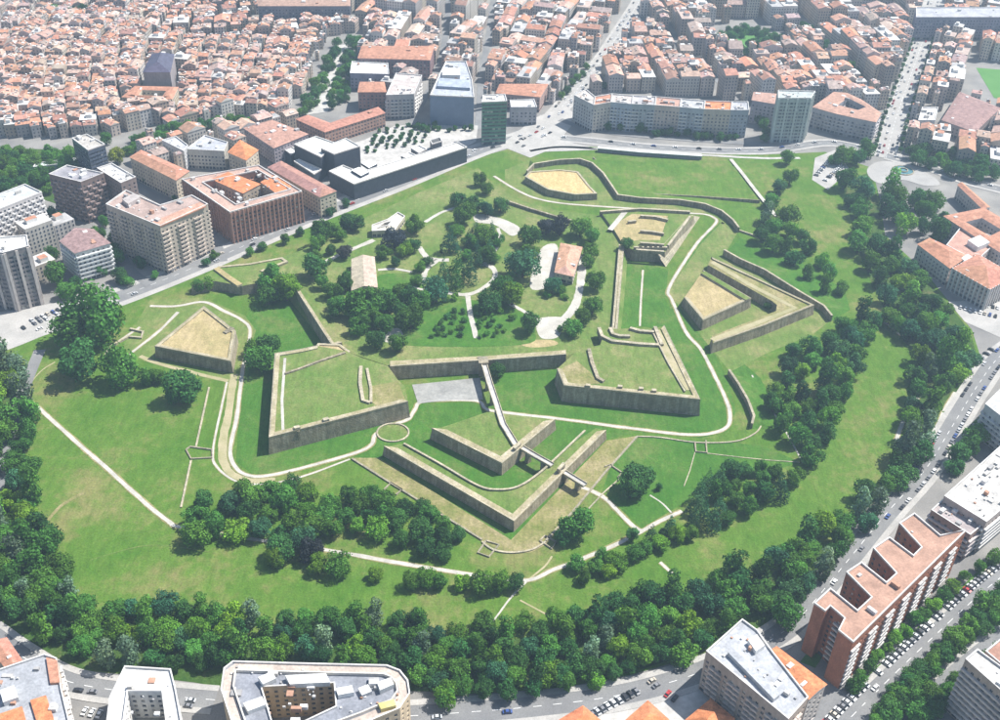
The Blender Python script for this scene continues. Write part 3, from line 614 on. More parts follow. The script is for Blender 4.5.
TRUNK = {'round': trunk_mesh(1, 0.35, 0.07), 'tall': trunk_mesh(2, 0.45, 0.06), 'conifer': trunk_mesh(3, 0.6, 0.06), 'shrub': trunk_mesh(4, 0.25, 0.05)}
MIDZ = {'round': 0.74, 'tall': 1.05, 'conifer': 1.2, 'shrub': 0.5}
GREENS = {'green': (0.082, 0.200, 0.028), 'dark': (0.048, 0.140, 0.032), 'bright': (0.135, 0.270, 0.024), 'silver': (0.160, 0.225, 0.125), 'purple': (0.038, 0.042, 0.044), 'blue': (0.050, 0.140, 0.060), 'yellow': (0.30, 0.31, 0.02)}
NTREE = 0
def tree(kind, px, py, rpx, label, group=None, col='green', base=0.0, name=None, parts=True):
    global NTREE
    NTREE += 1
    R = rpx*(1.02 if base else 1.12)*mpp(px, py)*RNG.uniform(.9, 1.12); x, y = g(px, py, base + MIDZ[kind]*R)
    nm = name or {'round': 'broadleaf_tree', 'tall': 'poplar_tree', 'conifer': 'conifer_tree', 'shrub': 'shrub'}[kind]
    c = GREENS[col]; v = RNG.uniform(0.70, 1.35); hue = RNG.uniform(-0.2, 0.15) if col != 'silver' else RNG.uniform(-.15, -.02)
    cr = bpy.data.objects.new('crown', RNG.choice(CROWN[kind]))
    cr.color = (c[0]*v*(1+hue), c[1]*v, c[2]*v*(1-hue), 1)
    sc = (R*RNG.uniform(.88, 1.12), R*RNG.uniform(.88, 1.12), R*RNG.uniform(.85, 1.25)); rz = RNG.uniform(0, 6.28)
    if parts:
        o = bpy.data.objects.new(nm, None); COL.objects.link(o); COL.objects.link(cr); cr.parent = o
        tk = bpy.data.objects.new('trunk', TRUNK[kind]); COL.objects.link(tk); tk.parent = o
    else:
        o = cr; o.name = nm; COL.objects.link(o)
    o.location = (x, y, base); o.rotation_euler = (0, 0, rz); o.scale = sc
    return tag(o, label, 'shrub' if kind == 'shrub' else 'tree', group)
def scatter(poly, rr, label, group, mixk, spacing=1.45, base=0.0, name=None, parts=True, n=4000, most=400, where=None, names=(('left part', 'middle part', 'right part'), ('top row', 'middle row', 'bottom row'))):
    xs = [p[0] for p in poly]; ys = [p[1] for p in poly]; got = []
    for _ in range(n):
        x, y = RNG.uniform(min(xs), max(xs)), RNG.uniform(min(ys), max(ys))
        if not inside(x, y, poly): continue
        r = RNG.uniform(*rr)
        if any((x-a)**2 + ((y-b_)*1.25)**2 < (spacing*0.5*(r+c_))**2 for a, b_, c_ in got): continue
        got.append((x, y, r))
        if len(got) >= most: break
    gx = sorted(p[0] for p in got); gy = sorted(p[1] for p in got); m = len(got)
    for x, y, r in got:
        k, col, lb = RNG.choices([q[:3] for q in mixk], [q[3] for q in mixk])[0]
        if where:
            tone = {'green': 'mid-green', 'dark': 'dark green', 'blue': 'blue-green', 'bright': 'yellow-green', 'silver': 'silvery', 'purple': 'purple'}[col]
            size = 'small' if r < rr[0]+(rr[1]-rr[0])*.33 else 'large' if r > rr[0]+(rr[1]-rr[0])*.67 else 'medium'
            row_ = names[1][min(2, 3*gy.index(y)//max(m, 1))]; part = names[0][min(2, 3*gx.index(x)//max(m, 1))]
            lab = f'{size} {tone} tree {where}, {part}, {row_}'
        else: lab = lb or label
        tree(k, x, y, r, lab, group, col, base, name, parts)
MIXB = lambda w_: [('round', 'green', None, 4), ('round', 'dark', None, 2.2), ('round', 'blue', None, 1.5), ('round', 'bright', 'bright yellow-green tree ' + w_, 1.0), ('tall', 'silver', 'pale silvery-leaved tree ' + w_, 1.0), ('tall', 'green', None, 1.3), ('tall', 'dark', None, 0.8)]
scatter([(-30, 345), (14, 350), (24, 390), (30, 440), (34, 500), (52, 552), (66, 588), (30, 612), (-30, 612)], (10, 14), 'leafy tree in the dense belt along the left edge of the meadow', 'tree belt left of the meadow', MIXB('in the belt left of the meadow'), where='in the belt left of the meadow')
scatter([(30, 612), (68, 590), (110, 607), (165, 602), (225, 606), (225, 662), (180, 664), (130, 658), (70, 652), (40, 632)], (10, 14), 'leafy tree in the belt behind the white U-shaped block', 'tree belt below the meadow', MIXB('behind the white U-shaped block'), where='in the belt behind the white U-shaped block')
scatter([(225, 606), (262, 620), (330, 616), (350, 609), (390, 608), (420, 620), (420, 682), (405, 664), (225, 658)], (10, 14), 'leafy tree in the belt behind the curved grey-roofed block', 'tree belt below the meadow', MIXB('behind the curved grey-roofed block'), where='in the belt behind the curved grey block')
scatter([(420, 620), (500, 622), (560, 617), (600, 604), (640, 594), (645, 655), (560, 684), (470, 690), (420, 682)], (10, 14), 'leafy tree in the belt above the ring road, below the counterguard tip', 'tree belt above the ring road', MIXB('above the ring road'), where='in the belt above the ring road')
scatter([(640, 594), (700, 583), (725, 566), (765, 560), (800, 545), (795, 590), (770, 612), (745, 608), (705, 640), (645, 655)], (11, 15), 'leafy tree in the belt behind the grey flat-roofed block', 'tree belt above the ring road', MIXB('behind the grey flat-roofed block'), where='in the belt behind the tan-balcony block', name='verge_tree')
scatter([(790, 552), (805, 535), (850, 510), (865, 492), (890, 482), (880, 510), (840, 555), (800, 600), (788, 596)], (10, 14), 'leafy tree in the belt facing the comb-shaped brick block', 'tree belt along the right road', MIXB('facing the comb-shaped brick block'), where='in the belt facing the brick comb block', name='verge_tree')
scatter([(914, 352), (938, 332), (968, 345), (970, 362), (940, 392), (930, 440), (912, 470), (900, 478), (904, 440), (913, 405)], (10, 13.5), 'leafy tree in the belt beside the parked-car street', 'tree belt along the right road', MIXB('beside the parked-car street'), where='in the belt beside the parked cars', name='verge_tree')
scatter([(842, 178), (868, 187), (874, 234), (905, 257), (940, 300), (966, 335), (928, 345), (910, 342), (890, 318), (874, 282), (862, 250), (845, 205)], (9, 12.5), 'leafy tree in the double avenue below the orange-roofed institute', 'tree avenue right of the citadel', MIXB('in the avenue below the orange-roofed institute'), where='in the avenue below the institute', name='avenue_tree')
scatter([(884, 180), (905, 188), (935, 200), (945, 215), (940, 232), (925, 238), (900, 232), (885, 215)], (9, 12), 'leafy tree in the grove beside the orange-roofed institute', 'grove beside the institute', MIXB('in the grove beside the institute'), where='in the grove beside the institute', name='avenue_tree')
scatter([(768, 187), (781, 181), (785, 208), (803, 238), (826, 265), (845, 288), (839, 299), (818, 288), (794, 266), (772, 245), (757, 230), (766, 212)], (7.5, 10.5), 'leafy tree in the row above the right-hand counterguard', 'tree row above the right counterguard', MIXB('above the right-hand counterguard'), 1.6, where='above the right-hand counterguard', name='park_tree')
scatter([(785, 348), (830, 332), (868, 308), (880, 318), (862, 340), (854, 366), (842, 400), (834, 432), (816, 462), (802, 452), (788, 430), (768, 415), (768, 396), (788, 374)], (9, 12), 'leafy tree in the large clump right of the short counterscarp', 'large tree clump on the right lawn', MIXB('in the large clump on the right lawn'), where='in the large right-lawn clump', name='park_tree')
scatter([(700, 476), (742, 466), (780, 472), (800, 470), (800, 484), (752, 508), (700, 530), (655, 552), (640, 556), (640, 540), (690, 516)], (8, 11), 'leafy tree in the row right of the park path fork', 'tree row beside the park path', [('round', 'green', None, 3), ('round', 'dark', None, 2), ('conifer', 'blue', 'dark pointed conifer in the row right of the park path fork', 2.2), ('round', 'bright', 'bright green tree in the row right of the park path fork', 1)], 1.5, where='right of the path fork', name='park_tree')
scatter([(572, 565), (600, 556), (640, 548), (640, 560), (600, 575), (580, 578)], (8, 11), 'leafy tree in the row below the park path fork', 'tree row beside the park path', [('round', 'green', None, 3), ('round', 'bright', 'bright green tree in the row below the park path fork', 1)], 1.5, where='below the path fork', name='park_tree')
scatter([(183, 512), (205, 500), (240, 494), (280, 484), (312, 490), (326, 508), (326, 532), (300, 540), (240, 540), (190, 535)], (11, 15), 'leafy tree in the clump where the meadow path meets the thin wall', 'clump at the meadow path', [('round', 'green', None, 3), ('round', 'dark', None, 2), ('round', 'blue', None, 1), ('round', 'bright', 'bright green tree in the clump at the meadow path', 1.2)], where='in the clump at the meadow path', name='park_tree')
scatter([(328, 500), (355, 494), (395, 498), (400, 525), (370, 535), (330, 530)], (10, 13), 'leafy tree in the clump below the left low wall', 'clump below the left low wall', [('round', 'green', None, 3), ('round', 'dark', None, 1.5), ('round', 'bright', 'bright green tree in the clump below the left low wall', 1)], where='in the clump below the low wall', name='park_tree')
scatter([(398, 512), (415, 500), (440, 515), (460, 535), (450, 555), (420, 553), (400, 540)], (9, 12), 'dark leafy tree in the clump left of the walled pen', 'clump left of the walled pen', [('round', 'dark', None, 3), ('round', 'green', None, 1)], where='in the clump left of the pen', name='park_tree')
for x, y, r, lb, c in ((282, 549, 15, 'round dark tree on the lower meadow, first of its row', 'dark'), (275, 558, 11, 'small bright tree at the front of the lower meadow row', 'bright'), (312, 552, 13, 'purple-leaved tree on the lower meadow', 'purple'), (318, 564, 12, 'bright green tree beside the purple-leaved one', 'bright'), (340, 566, 13, 'green tree at the right end of the left meadow row', 'green'),
                       (376, 574, 9, 'small round yellow-green tree alone below the park path', 'bright'), (413, 580, 11, 'leftmost of the three trees below the park path', 'green'), (427, 578, 10, 'bright tree in the middle of three below the park path', 'bright'), (440, 582, 10, 'rightmost of the three trees below the park path', 'green'),
                       (463, 582, 11, 'leftmost tree of the dark row by the path bend', 'bright'), (483, 583, 12, 'second tree of the dark row by the path bend', 'green'), (500, 583, 12, 'third tree of the dark row by the path bend', 'green'), (516, 581, 11, 'last tree of the dark row by the path bend', 'dark'),
                       (577, 526, 18, 'large round tree right of the counterguard tip', 'green'), (563, 538, 10, 'smaller tree tucked beside the large round tree', 'dark'), (638, 478, 17, 'large lone dark tree on the bridge lawn', 'dark'), (631, 490, 11, 'lower dark tree touching the large lone tree', 'dark'), (659, 487, 4, 'tiny tree right of the large lone dark tree', 'dark'), (663, 533, 6, 'small conical tree beside the path fork', 'dark'), (632, 536, 7, 'small dark tree at the path fork', 'dark'),
                       (92, 322, 27, 'huge spreading tree beside the avenue', 'green'), (72, 330, 17, 'big tree left of the huge spreading tree', 'green'), (112, 316, 14, 'tree at the right shoulder of the huge spreading tree', 'bright'), (77, 363, 19, 'large round tree on the meadow corner', 'dark'), (116, 370, 18, 'large round tree below the low stone pen', 'green'), (146, 376, 10, 'small tree left of the broad meadow tree', 'green'), (158, 377, 9, 'small round tree touching its twin below the ravelin', 'green'), (184, 388, 16, 'broad dark tree below the dry ravelin', 'dark'), (176, 392, 11, 'lower crown at the foot of the broad dark tree', 'dark'),
                       (258, 360, 14, 'tall tree beside the left bastion face', 'green'), (268, 345, 13, 'dark tree above the left bastion face', 'dark'), (252, 348, 10, 'bright tree on the ring path bend', 'bright'), (272, 280, 16, 'large tree beside the broken bastion corner', 'green'), (286, 290, 14, 'bright tree over the shady lawn', 'bright'), (268, 296, 10, 'lower tree on the shady lawn', 'green'), (208, 283, 8, 'shrubby tree on the broken bastion', 'green'), (198, 286, 6, 'small bushy tree at the broken bastion wall', 'green'),
                       (497, 372, 9, 'round tree at the foot of the curtain wall', 'dark'), (376, 373, 8, 'dark bushy tree inside the left bastion ruins', 'dark'),
                       (787, 158, 8, 'small round tree on the upper meadow', 'green'), (790, 178, 8, 'round tree in the middle of the upper right meadow', 'green'), (835, 158, 8, 'round tree on the lawn by the roundabout', 'green'), (846, 155, 10, 'large round tree on the lawn by the roundabout', 'green'), (858, 158, 9, 'dark tree on the lawn by the roundabout', 'dark'), (868, 150, 9, 'tree at the corner of the roundabout', 'dark'), (770, 305, 5, 'small tree left of the row', 'green')):
    tree('round', x, y, r, lb, None, c, name='park_tree')
# trees of the enclosure
for k, x, y, r, lb, c in (('round', 322, 232, 10, 'tree left of the white-roofed ruin, leftmost', 'green'), ('round', 332, 228, 9, 'second tree from the avenue in the enclosure corner', 'green'), ('round', 318, 243, 9, 'tree by the avenue fence in the enclosure', 'green'), ('round', 352, 221, 13, 'tall dark tree nearest the avenue lawn', 'dark'), ('round', 316, 267, 14, 'broad tree at the left rampart', 'dark'),
        ('round', 332, 290, 11, 'round tree along the left rampart walk', 'green'), ('round', 322, 283, 8, 'smaller tree along the left rampart walk', 'green'), ('round', 337, 308, 11, 'tree at the bend of the left rampart', 'green'), ('round', 345, 283, 10, 'dark tree left of the tan-roofed hall', 'dark'), ('round', 364, 303, 16, 'huge pale tree below the tan-roofed hall', 'green'), ('round', 384, 302, 15, 'twin of the huge tree below the tan-roofed hall', 'green'), ('round', 372, 318, 13, 'lower tree of the huge group below the hall', 'green'),
        ('round', 358, 327, 10, 'tree above the front-left rampart', 'green'), ('round', 375, 341, 9, 'dark round tree left of the pale circle', 'dark'), ('round', 397, 343, 10, 'round tree right of the pale circle', 'green'), ('round', 410, 320, 12, 'tree right of the huge group', 'green'), ('round', 420, 305, 12, 'dark tree between the huge group and the path', 'green'), ('round', 436, 292, 13, 'tall tree at the crossing of the sandy paths', 'blue'), ('round', 402, 290, 9, 'small tree right of the huge group', 'green'), ('round', 416, 280, 7, 'small tree at the sandy path end', 'green'), ('round', 420, 267, 7, 'small bushy tree left of the sandy loop', 'green'), ('round', 427, 261, 6, 'small round tree in the sandy loop', 'dark'),
        ('round', 394, 238, 13, 'dark purple-leaved tree in front of the white-roofed ruin', 'purple'), ('round', 384, 252, 9, 'green tree below the purple-leaved tree', 'green'), ('round', 405, 250, 9, 'bright tree right of the purple-leaved tree', 'bright'), ('round', 414, 225, 11, 'tree right of the white-roofed ruin', 'green'), ('round', 412, 245, 9, 'dark tree at the sandy path head', 'dark'), ('round', 344, 251, 9, 'round purple-black tree left of the tan-roofed hall', 'purple'), ('round', 396, 262, 7, 'low round tree right of the hall', 'dark'),
        ('conifer', 449, 241, 9, 'pointed dark conifer on the upper lawn', 'blue'), ('round', 464, 213, 13, 'large round tree near the avenue, upper enclosure', 'green'), ('round', 458, 200, 9, 'dark tree at the upper avenue edge', 'dark'), ('round', 473, 203, 10, 'dark round tree at the upper avenue edge', 'dark'), ('round', 488, 208, 10, 'bluish tree at the upper paved yard', 'blue'), ('round', 483, 236, 13, 'pale green tree in the middle of the enclosure', 'green'), ('round', 471, 240, 10, 'green tree beside the pale one in the enclosure', 'green'),
        ('conifer', 444, 270, 9, 'left dark conifer of the central trio', 'blue'), ('conifer', 457, 266, 11, 'tall middle conifer of the central trio', 'dark'), ('conifer', 469, 272, 10, 'right dark conifer of the central trio', 'blue'), ('conifer', 456, 278, 8, 'front conifer of the central group', 'dark'), ('round', 488, 256, 9, 'tree above the sandy loop', 'green'), ('round', 490, 300, 12, 'dark tree right of the straight sandy path', 'dark'), ('round', 503, 290, 12, 'round tree between path and paved yard', 'green'), ('round', 512, 296, 12, 'bright round tree left of the orange-roofed house lawn', 'bright'),
        ('round', 530, 236, 13, 'round tree above the dark tree by the paved yard', 'green'), ('round', 523, 265, 15, 'broad dark blue-green tree beside the paved yard', 'blue'), ('round', 529, 252, 11, 'tree between two round ones by the paved yard', 'green'), ('round', 546, 227, 10, 'purple-black tree behind the orange-roofed house, left', 'purple'), ('round', 560, 228, 10, 'purple-black tree behind the orange-roofed house, right', 'purple'), ('round', 580, 228, 11, 'green tree behind the orange-roofed house', 'green'), ('round', 592, 235, 11, 'green tree at the back rampart', 'green'), ('round', 592, 250, 10, 'tree right of the orange-roofed house', 'green'), ('round', 588, 262, 8, 'smaller tree right of the orange-roofed house', 'green'),
        ('round', 530, 324, 11, 'round dark tree beside the sandy crossroads', 'dark'), ('round', 552, 286, 10, 'tree in front of the orange-roofed house', 'blue'), ('round', 562, 290, 6, 'small tree in front of the orange-roofed house', 'green'), ('round', 596, 282, 9, 'tree by the rampart, upper', 'green'), ('round', 593, 306, 10, 'tree by the rampart, lower', 'green'), ('round', 573, 327, 10, 'tree at the lower end of the wide path', 'green'), ('round', 583, 318, 9, 'tree above the lower end of the wide path', 'green'), ('round', 627, 243, 7, 'small dark tree on the ruined casemates', 'dark'), ('round', 500, 205, 9, 'dark tree beside the long low wall', 'dark'), ('round', 480, 180, 8, 'tree at the avenue corner of the citadel', 'green'), ('round', 487, 188, 7, 'bushy tree at the avenue corner of the citadel', 'green')):
    tree(k, x, y, r*1.08, lb, None, c, ZI if not lb.endswith('casemates') else 8.0, name='citadel_tree' if k == 'round' else None)
scatter([(330, 296), (352, 300), (395, 292), (415, 300), (412, 322), (385, 330), (352, 325)], (8, 12), '', 'lower grove of the enclosure', [('round', 'green', None, 3), ('round', 'dark', None, 1.4), ('tall', 'green', None, 1)], 1.6, ZI, where='in the lower grove of the enclosure', name='citadel_tree')
scatter([(308, 240), (345, 222), (352, 232), (318, 262)], (6, 9), '', 'avenue corner grove', [('round', 'green', None, 3), ('round', 'dark', None, 1)], 1.8, ZI, where='in the avenue corner of the enclosure', name='citadel_tree')
scatter([(455, 225), (500, 232), (496, 258), (470, 262), (455, 250)], (6, 9), '', 'middle grove', [('round', 'green', None, 2), ('conifer', 'blue', None, 1.5)], 1.7, ZI, where='in the middle grove of the enclosure', name='citadel_tree')
for sx, poly in (('left', [(431, 336), (462, 334), (466, 312), (458, 308), (440, 322)]), ('right', [(476, 312), (484, 308), (505, 330), (500, 336), (480, 336)])):
    scatter(poly, (3.2, 4.6), f'low shrub in the rows {sx} of the straight sandy path', f'shrub rows {sx} of the sandy path', [('shrub', 'green', None, 1), ('shrub', 'dark', None, 0.5)], 1.75, ZI)
for i, (x, y) in enumerate(((330, 262), (340, 300), (352, 320), (400, 300), (425, 297), (500, 310), (455, 297), (548, 296), (565, 297), (445, 300), (512, 318), (560, 330))):
    tree('shrub', x, y, 5, 'low rounded shrub on the enclosure lawn', 'shrubs dotted over the enclosure', 'green', ZI)

# =================================================================== BUILDINGS
GLASS = (0.055, 0.065, 0.085)
def window_unit(gt_, blind):
    mb = MB(); f = 0.06
    mb.face([(-.5, 0, -.5), (.5, 0, -.5), (.5, 0, .5), (-.5, 0, .5)], 'window_glass', gt_)
    if blind: mb.face([(-.46, -.02, .5-blind), (.46, -.02, .5-blind), (.46, -.02, .5), (-.46, -.02, .5)], 'plaster', (0.5, 0.47, 0.42))
    for x0, x1, z0, z1 in ((-.5, -.5+f, -.5, .5), (.5-f, .5, -.5, .5), (-.03, .03, -.5, .5), (-.5+f, .5-f, .5-f, .5)):
        mb.face([(x0, -.03, z0), (x1, -.03, z0), (x1, -.03, z1), (x0, -.03, z1)], 'plaster', (0.55, 0.54, 0.52))
    return mb.mesh('window')
WIN = [window_unit(GLASS, 0), window_unit(GLASS, 0.45), window_unit((0.03, 0.035, 0.045), 0.25), window_unit((0.1, 0.11, 0.12), 0.85)]
def facade(W, GL, B, p0, p1, z0, z1, st, tint, wm, storey, bay, win, btint, singles=None):
    a, b_ = Vector(p0), Vector(p1); L = (b_-a).length
    if L < 0.4: return
    d = (b_-a)/L; n = Vector((d.y, -d.x)); an = math.atan2(d.y, d.x)
    def P(u, z, o=0.0): q = a + d*u + n*o; return (q.x, q.y, z)
    ns = max(1, int((z1-z0-0.6)/storey)); nb = max(1, int(L/bay))
    if st == 'blank' or L < 2.4:
        W.face([P(0, z0), P(L, z0), P(L, z1), P(0, z1)], wm, tint); return
    cw = L/nb; ww, wh = win; ww = min(ww, cw*0.86); top = z0 + ns*storey
    if top < z1 - 1e-3: W.face([P(0, top), P(L, top), P(L, z1), P(0, z1)], wm, tint)
    dep = 0.35 if st != 'loggia' else 1.2
    for s in range(ns):
        zb = z0 + s*storey
        for k in range(nb):
            u0, u1 = k*cw, (k+1)*cw
            w_, h_ = ww, wh
            if s == 0: w_, h_ = cw*0.8, storey*0.75
            if st == 'ribbon': w_ = cw*0.96
            if st == 'stripes': w_ = cw*0.94 if k % 3 == 1 else ww
            c = (u0+u1)/2; l, r = c-w_/2, c+w_/2; wb = zb + (storey-h_)*0.55 if s else zb+0.2; wt = wb+h_
            W.face([P(u0, zb), P(u1, zb), P(u1, wb), P(u0, wb)], wm, tint); W.face([P(u0, wt), P(u1, wt), P(u1, zb+storey), P(u0, zb+storey)], wm, tint)
            W.face([P(u0, wb), P(l, wb), P(l, wt), P(u0, wt)], wm, tint); W.face([P(r, wb), P(u1, wb), P(u1, wt), P(r, wt)], wm, tint)
            W.face([P(l, wb), P(r, wb), P(r, wb, -dep), P(l, wb, -dep)], wm, tint); W.face([P(l, wt, -dep), P(r, wt, -dep), P(r, wt), P(l, wt)], wm, tint)
            W.face([P(l, wb), P(l, wb, -dep), P(l, wt, -dep), P(l, wt)], wm, tint); W.face([P(r, wb, -dep), P(r, wb), P(r, wt), P(r, wt, -dep)], wm, tint)
            if singles is not None and s > 0 and len(singles) < 290:
                q = P(c, (wb+wt)/2, -dep); singles.append((q, an, w_, h_))
            else:
                x = RNG.random(); t_ = GLASS if x < 0.7 else ((0.14, 0.14, 0.14) if x < 0.88 else (0.32, 0.31, 0.29))
                GL.face([P(l, wb, -dep), P(r, wb, -dep), P(r, wt, -dep), P(l, wt, -dep)], 'window_glass', t_)
            bal = (st == 'balcony' and k % 3 != 0) or (st == 'balcony2' and (k//2) % 2 == 0) or (st == 'checker' and (k+s) % 2 == 0)
            if bal and s:
                q = P(c, 0, 0.55); B.box(q[0], q[1], zb-0.1, zb+0.95, cw*0.92, 1.1, an, 'plaster', btint)
        if st == 'bands' and s:
            q = P(L/2, 0, 0.6); B.box(q[0], q[1], zb-0.15, zb+0.95, L*0.985, 1.2, an, 'plaster', btint)
    if st in ('piers', 'stripes'):
        for k in range(0, nb+1, 1 if st == 'piers' else 3):
            pw = 0.9 if st == 'piers' else 1.7; q = P(min(max(k*cw, pw/2), L-pw/2), 0, 0.3); B.box(q[0], q[1], z0, z1, pw, 0.6, an, wm if st == 'piers' else 'plaster', btint)
def ridge_roof(mb, q, z, kind, pitch, mat, tint, wm, wt, over=0.5):
    q = ccw(q); e = offset(q, over); z -= over*pitch
    if math.dist(e[0], e[1]) + math.dist(e[2], e[3]) < math.dist(e[1], e[2]) + math.dist(e[3], e[0]): e = e[1:] + e[:1]; q = q[1:] + q[:1]
    m0 = Vector(((e[3][0]+e[0][0])/2, (e[3][1]+e[0][1])/2)); m1 = Vector(((e[1][0]+e[2][0])/2, (e[1][1]+e[2][1])/2))
    wd = (math.dist(e[3], e[0]) + math.dist(e[1], e[2]))/4; hgt = wd*pitch
    if kind == 'hip':
        ax = (m1-m0); l = ax.length; ax = ax/max(l, 1e-6); ins = min(wd, l*0.48); m0 = m0+ax*ins; m1 = m1-ax*ins
    R0, R1 = (m0.x, m0.y, z+hgt), (m1.x, m1.y, z+hgt)
    E = [(x, y, z) for x, y in e]
    j = lambda: tuple(c*RNG.uniform(0.93, 1.07) for c in tint)
    mb.face([E[0], E[1], R1, R0], mat, j()); mb.face([E[2], E[3], R0, R1], mat, j())
    mb.face([E[1], E[2], R1], mat if kind == 'hip' else wm, j() if kind == 'hip' else wt); mb.face([E[3], E[0], R0], mat if kind == 'hip' else wm, j() if kind == 'hip' else wt)
    return z+hgt
def clutter(mb, poly, z, n, hi=2.2):
    xs = [p[0] for p in poly]; ys = [p[1] for p in poly]; k = 0
    an = math.atan2(poly[1][1]-poly[0][1], poly[1][0]-poly[0][0]); inn_ = offset(ccw(poly), -2.5)
    for _ in range(n*8):
        x, y = RNG.uniform(min(xs), max(xs)), RNG.uniform(min(ys), max(ys))
        if not (inside(x, y, poly) and inside(x, y, inn_)): continue
        c = RNG.choice([(0.62, 0.61, 0.58), (0.5, 0.48, 0.45), (0.35, 0.34, 0.33), (0.7, 0.68, 0.66), (0.45, 0.26, 0.18)])
        sm_ = RNG.random() < .55; mb.box(x, y, z-0.1, z+RNG.uniform(0.4, 1.0 if sm_ else hi), RNG.uniform(0.4, 1.2) if sm_ else RNG.uniform(1.5, 4.5), RNG.uniform(0.4, 1.2) if sm_ else RNG.uniform(1.2, 3), an, 'plaster', c); k += 0.5 if sm_ else 1
        if k >= n: break
def building(name, label, px, h, wall, wm='plaster', roof='flat', rt=(0.42, 0.21, 0.14), style='grid', styles=None, storey=3.1, bay=3.3, win=(1.5, 1.6), hole=None, group=None,
             btint=(0.6, 0.58, 0.55), single=False, clut=6, z0=0.0, pitch=0.4, cat='building', parapet=True, rmat=None, boxes=(), pins=None, rim=0.0):
    p0 = gs(px, h); rev = area(p0) < 0; n = len(p0); p = list(reversed(p0)) if rev else p0
    stl = {((n-2-e) % n if rev else e): s for e, s in (styles or {}).items()}
    keep(p, 3.0)
    r = thing(name, label, cat, (*p[0], z0), group)
    W, GL, B = MB(), MB(), MB(); singles = [] if single else None
    for i in range(n): facade(W, GL, B, p[i], p[(i+1) % n], z0, h, stl.get(i, style), wall, wm, storey, bay, win, btint, singles)
    loops = [p]
    if hole:
        hp = ccw(gs(hole, h)); loops.append(list(reversed(hp)))
        for i in range(len(hp)): facade(W, GL, B, hp[(i+1) % len(hp)], hp[i], z0, h, style, wall, wm, storey, bay, win, btint, singles)
        W.poly([hp], z0+3.0, 'flat_roof', (0.3, 0.29, 0.27))
    W.build('wall', r)
    if GL.f: tag(GL.build('windows', r), kind='stuff')
    if B.f: tag(B.build('balconies' if style not in ('piers', 'stripes') else 'facade_piers', r), kind='stuff')
    if singles:
        for q, an, w_, h_ in singles:
            o = bpy.data.objects.new('window', RNG.choice(WIN)); COL.objects.link(o); o.parent = r
            o.matrix_local = Matrix.Translation(Vector(q) - r.location) @ Matrix.Rotation(an, 4, 'Z') @ Matrix.Diagonal((w_, 1, h_, 1))
    R = MB()
    if roof == 'flat':
        R.poly(loops, h-0.02, rmat or 'flat_roof', rt)
        if parapet:
            for lp in ([p, ] + ([ccw(loops[1])] if hole else [])):
                inner = offset(lp, -0.5 if lp is p else 0.5); outer = offset(lp, 0.1 if lp is p else -0.1)
                for i in range(len(lp)):
                    j = (i+1) % len(lp)
                    R.face([(*outer[i], h), (*outer[j], h), (*outer[j], h+1.0), (*outer[i], h+1.0)], 'plaster', wall if wm == 'plaster' else (0.55, 0.5, 0.46))
                    R.face([(*outer[i], h+1.0), (*outer[j], h+1.0), (*inner[j], h+1.0), (*inner[i], h+1.0)], 'plaster', (0.62, 0.6, 0.57))
                    R.face([(*inner[j], h), (*inner[i], h), (*inner[i], h+1.0), (*inner[j], h+1.0)], 'plaster', (0.6, 0.58, 0.55))
    elif roof in ('hip', 'gable') and n == 4:
        ridge_roof(R, p, h, roof, pitch, 'roof_tile', rt, wm, wall)
    else:                                            # tiled slopes all round a flat top
        e = offset(p, 0.5); ins = pins or 6.0; top = offset(p, -ins); zt = h + ins*pitch
        for i in range(n):
            j = (i+1) % n; k = RNG.uniform(0.93, 1.07)
            R.face([(*e[i], h-0.1), (*e[j], h-0.1), (*top[j], zt), (*top[i], zt)], 'roof_tile', tuple(c*k for c in rt))
        tl = [top]
        if hole:
            hp = ccw(loops[1]); ho = offset(hp, ins*0.8); tl.append(list(reversed(ho)))
            for i in range(len(hp)):
                j = (i+1) % len(hp); R.face([(*hp[i], h-0.1), (*ho[i], zt), (*ho[j], zt), (*hp[j], h-0.1)], 'roof_tile', rt)
        R.poly(tl, zt, 'roof_tile', tuple(c*0.95 for c in rt))
        h = zt
    ro = R.build('roof', r)
    if rim:
        q = offset(p, -rim); K = MB(); K.wall(q + q[:1], 0.6, h-0.1, h+1.6, 'plaster', (0.6, 0.56, 0.5)); K.build('terrace_wall', r)
        K = MB(); K.ribbon(offset(p, -rim/2) + offset(p, -rim/2)[:1], rim/2-.6, rim/2-.6, h+0.05, 'flat_roof', (0.5, 0.42, 0.36)); K.build('terrace_floor', r)
    if clut:
        K = MB(); clutter(K, p, h if roof == 'flat' else h-1.0, clut, 2.4 if roof == 'flat' else 2.6)
        if K.f: tag(K.build('roof_clutter', ro), kind='stuff'); 
    for bx in boxes:                                  # roof volumes: (photo polygon, height above roof, wall tint, roof tint, kind)
        K = MB(); q = ccw(gs(bx[0], h+bx[1])); zz = h - 0.05 if roof == 'flat' else h-3
        K.prism(q, zz, h+bx[1], 'plaster', bx[2], 'flat_roof' if len(bx) < 5 else bx[4], bx[3]); K.build('roof_house', r)
    return r
TERRA = (0.47, 0.235, 0.155); ORANGE = (0.58, 0.225, 0.105); PINKT = (0.46, 0.29, 0.23); GREYR = (0.34, 0.35, 0.37); WHITE = (0.70, 0.69, 0.66); CREAM = (0.56, 0.48, 0.37); BRICK = (0.36, 0.15, 0.09); TAN = (0.46, 0.38, 0.29); BROWN = (0.22, 0.16, 0.14)
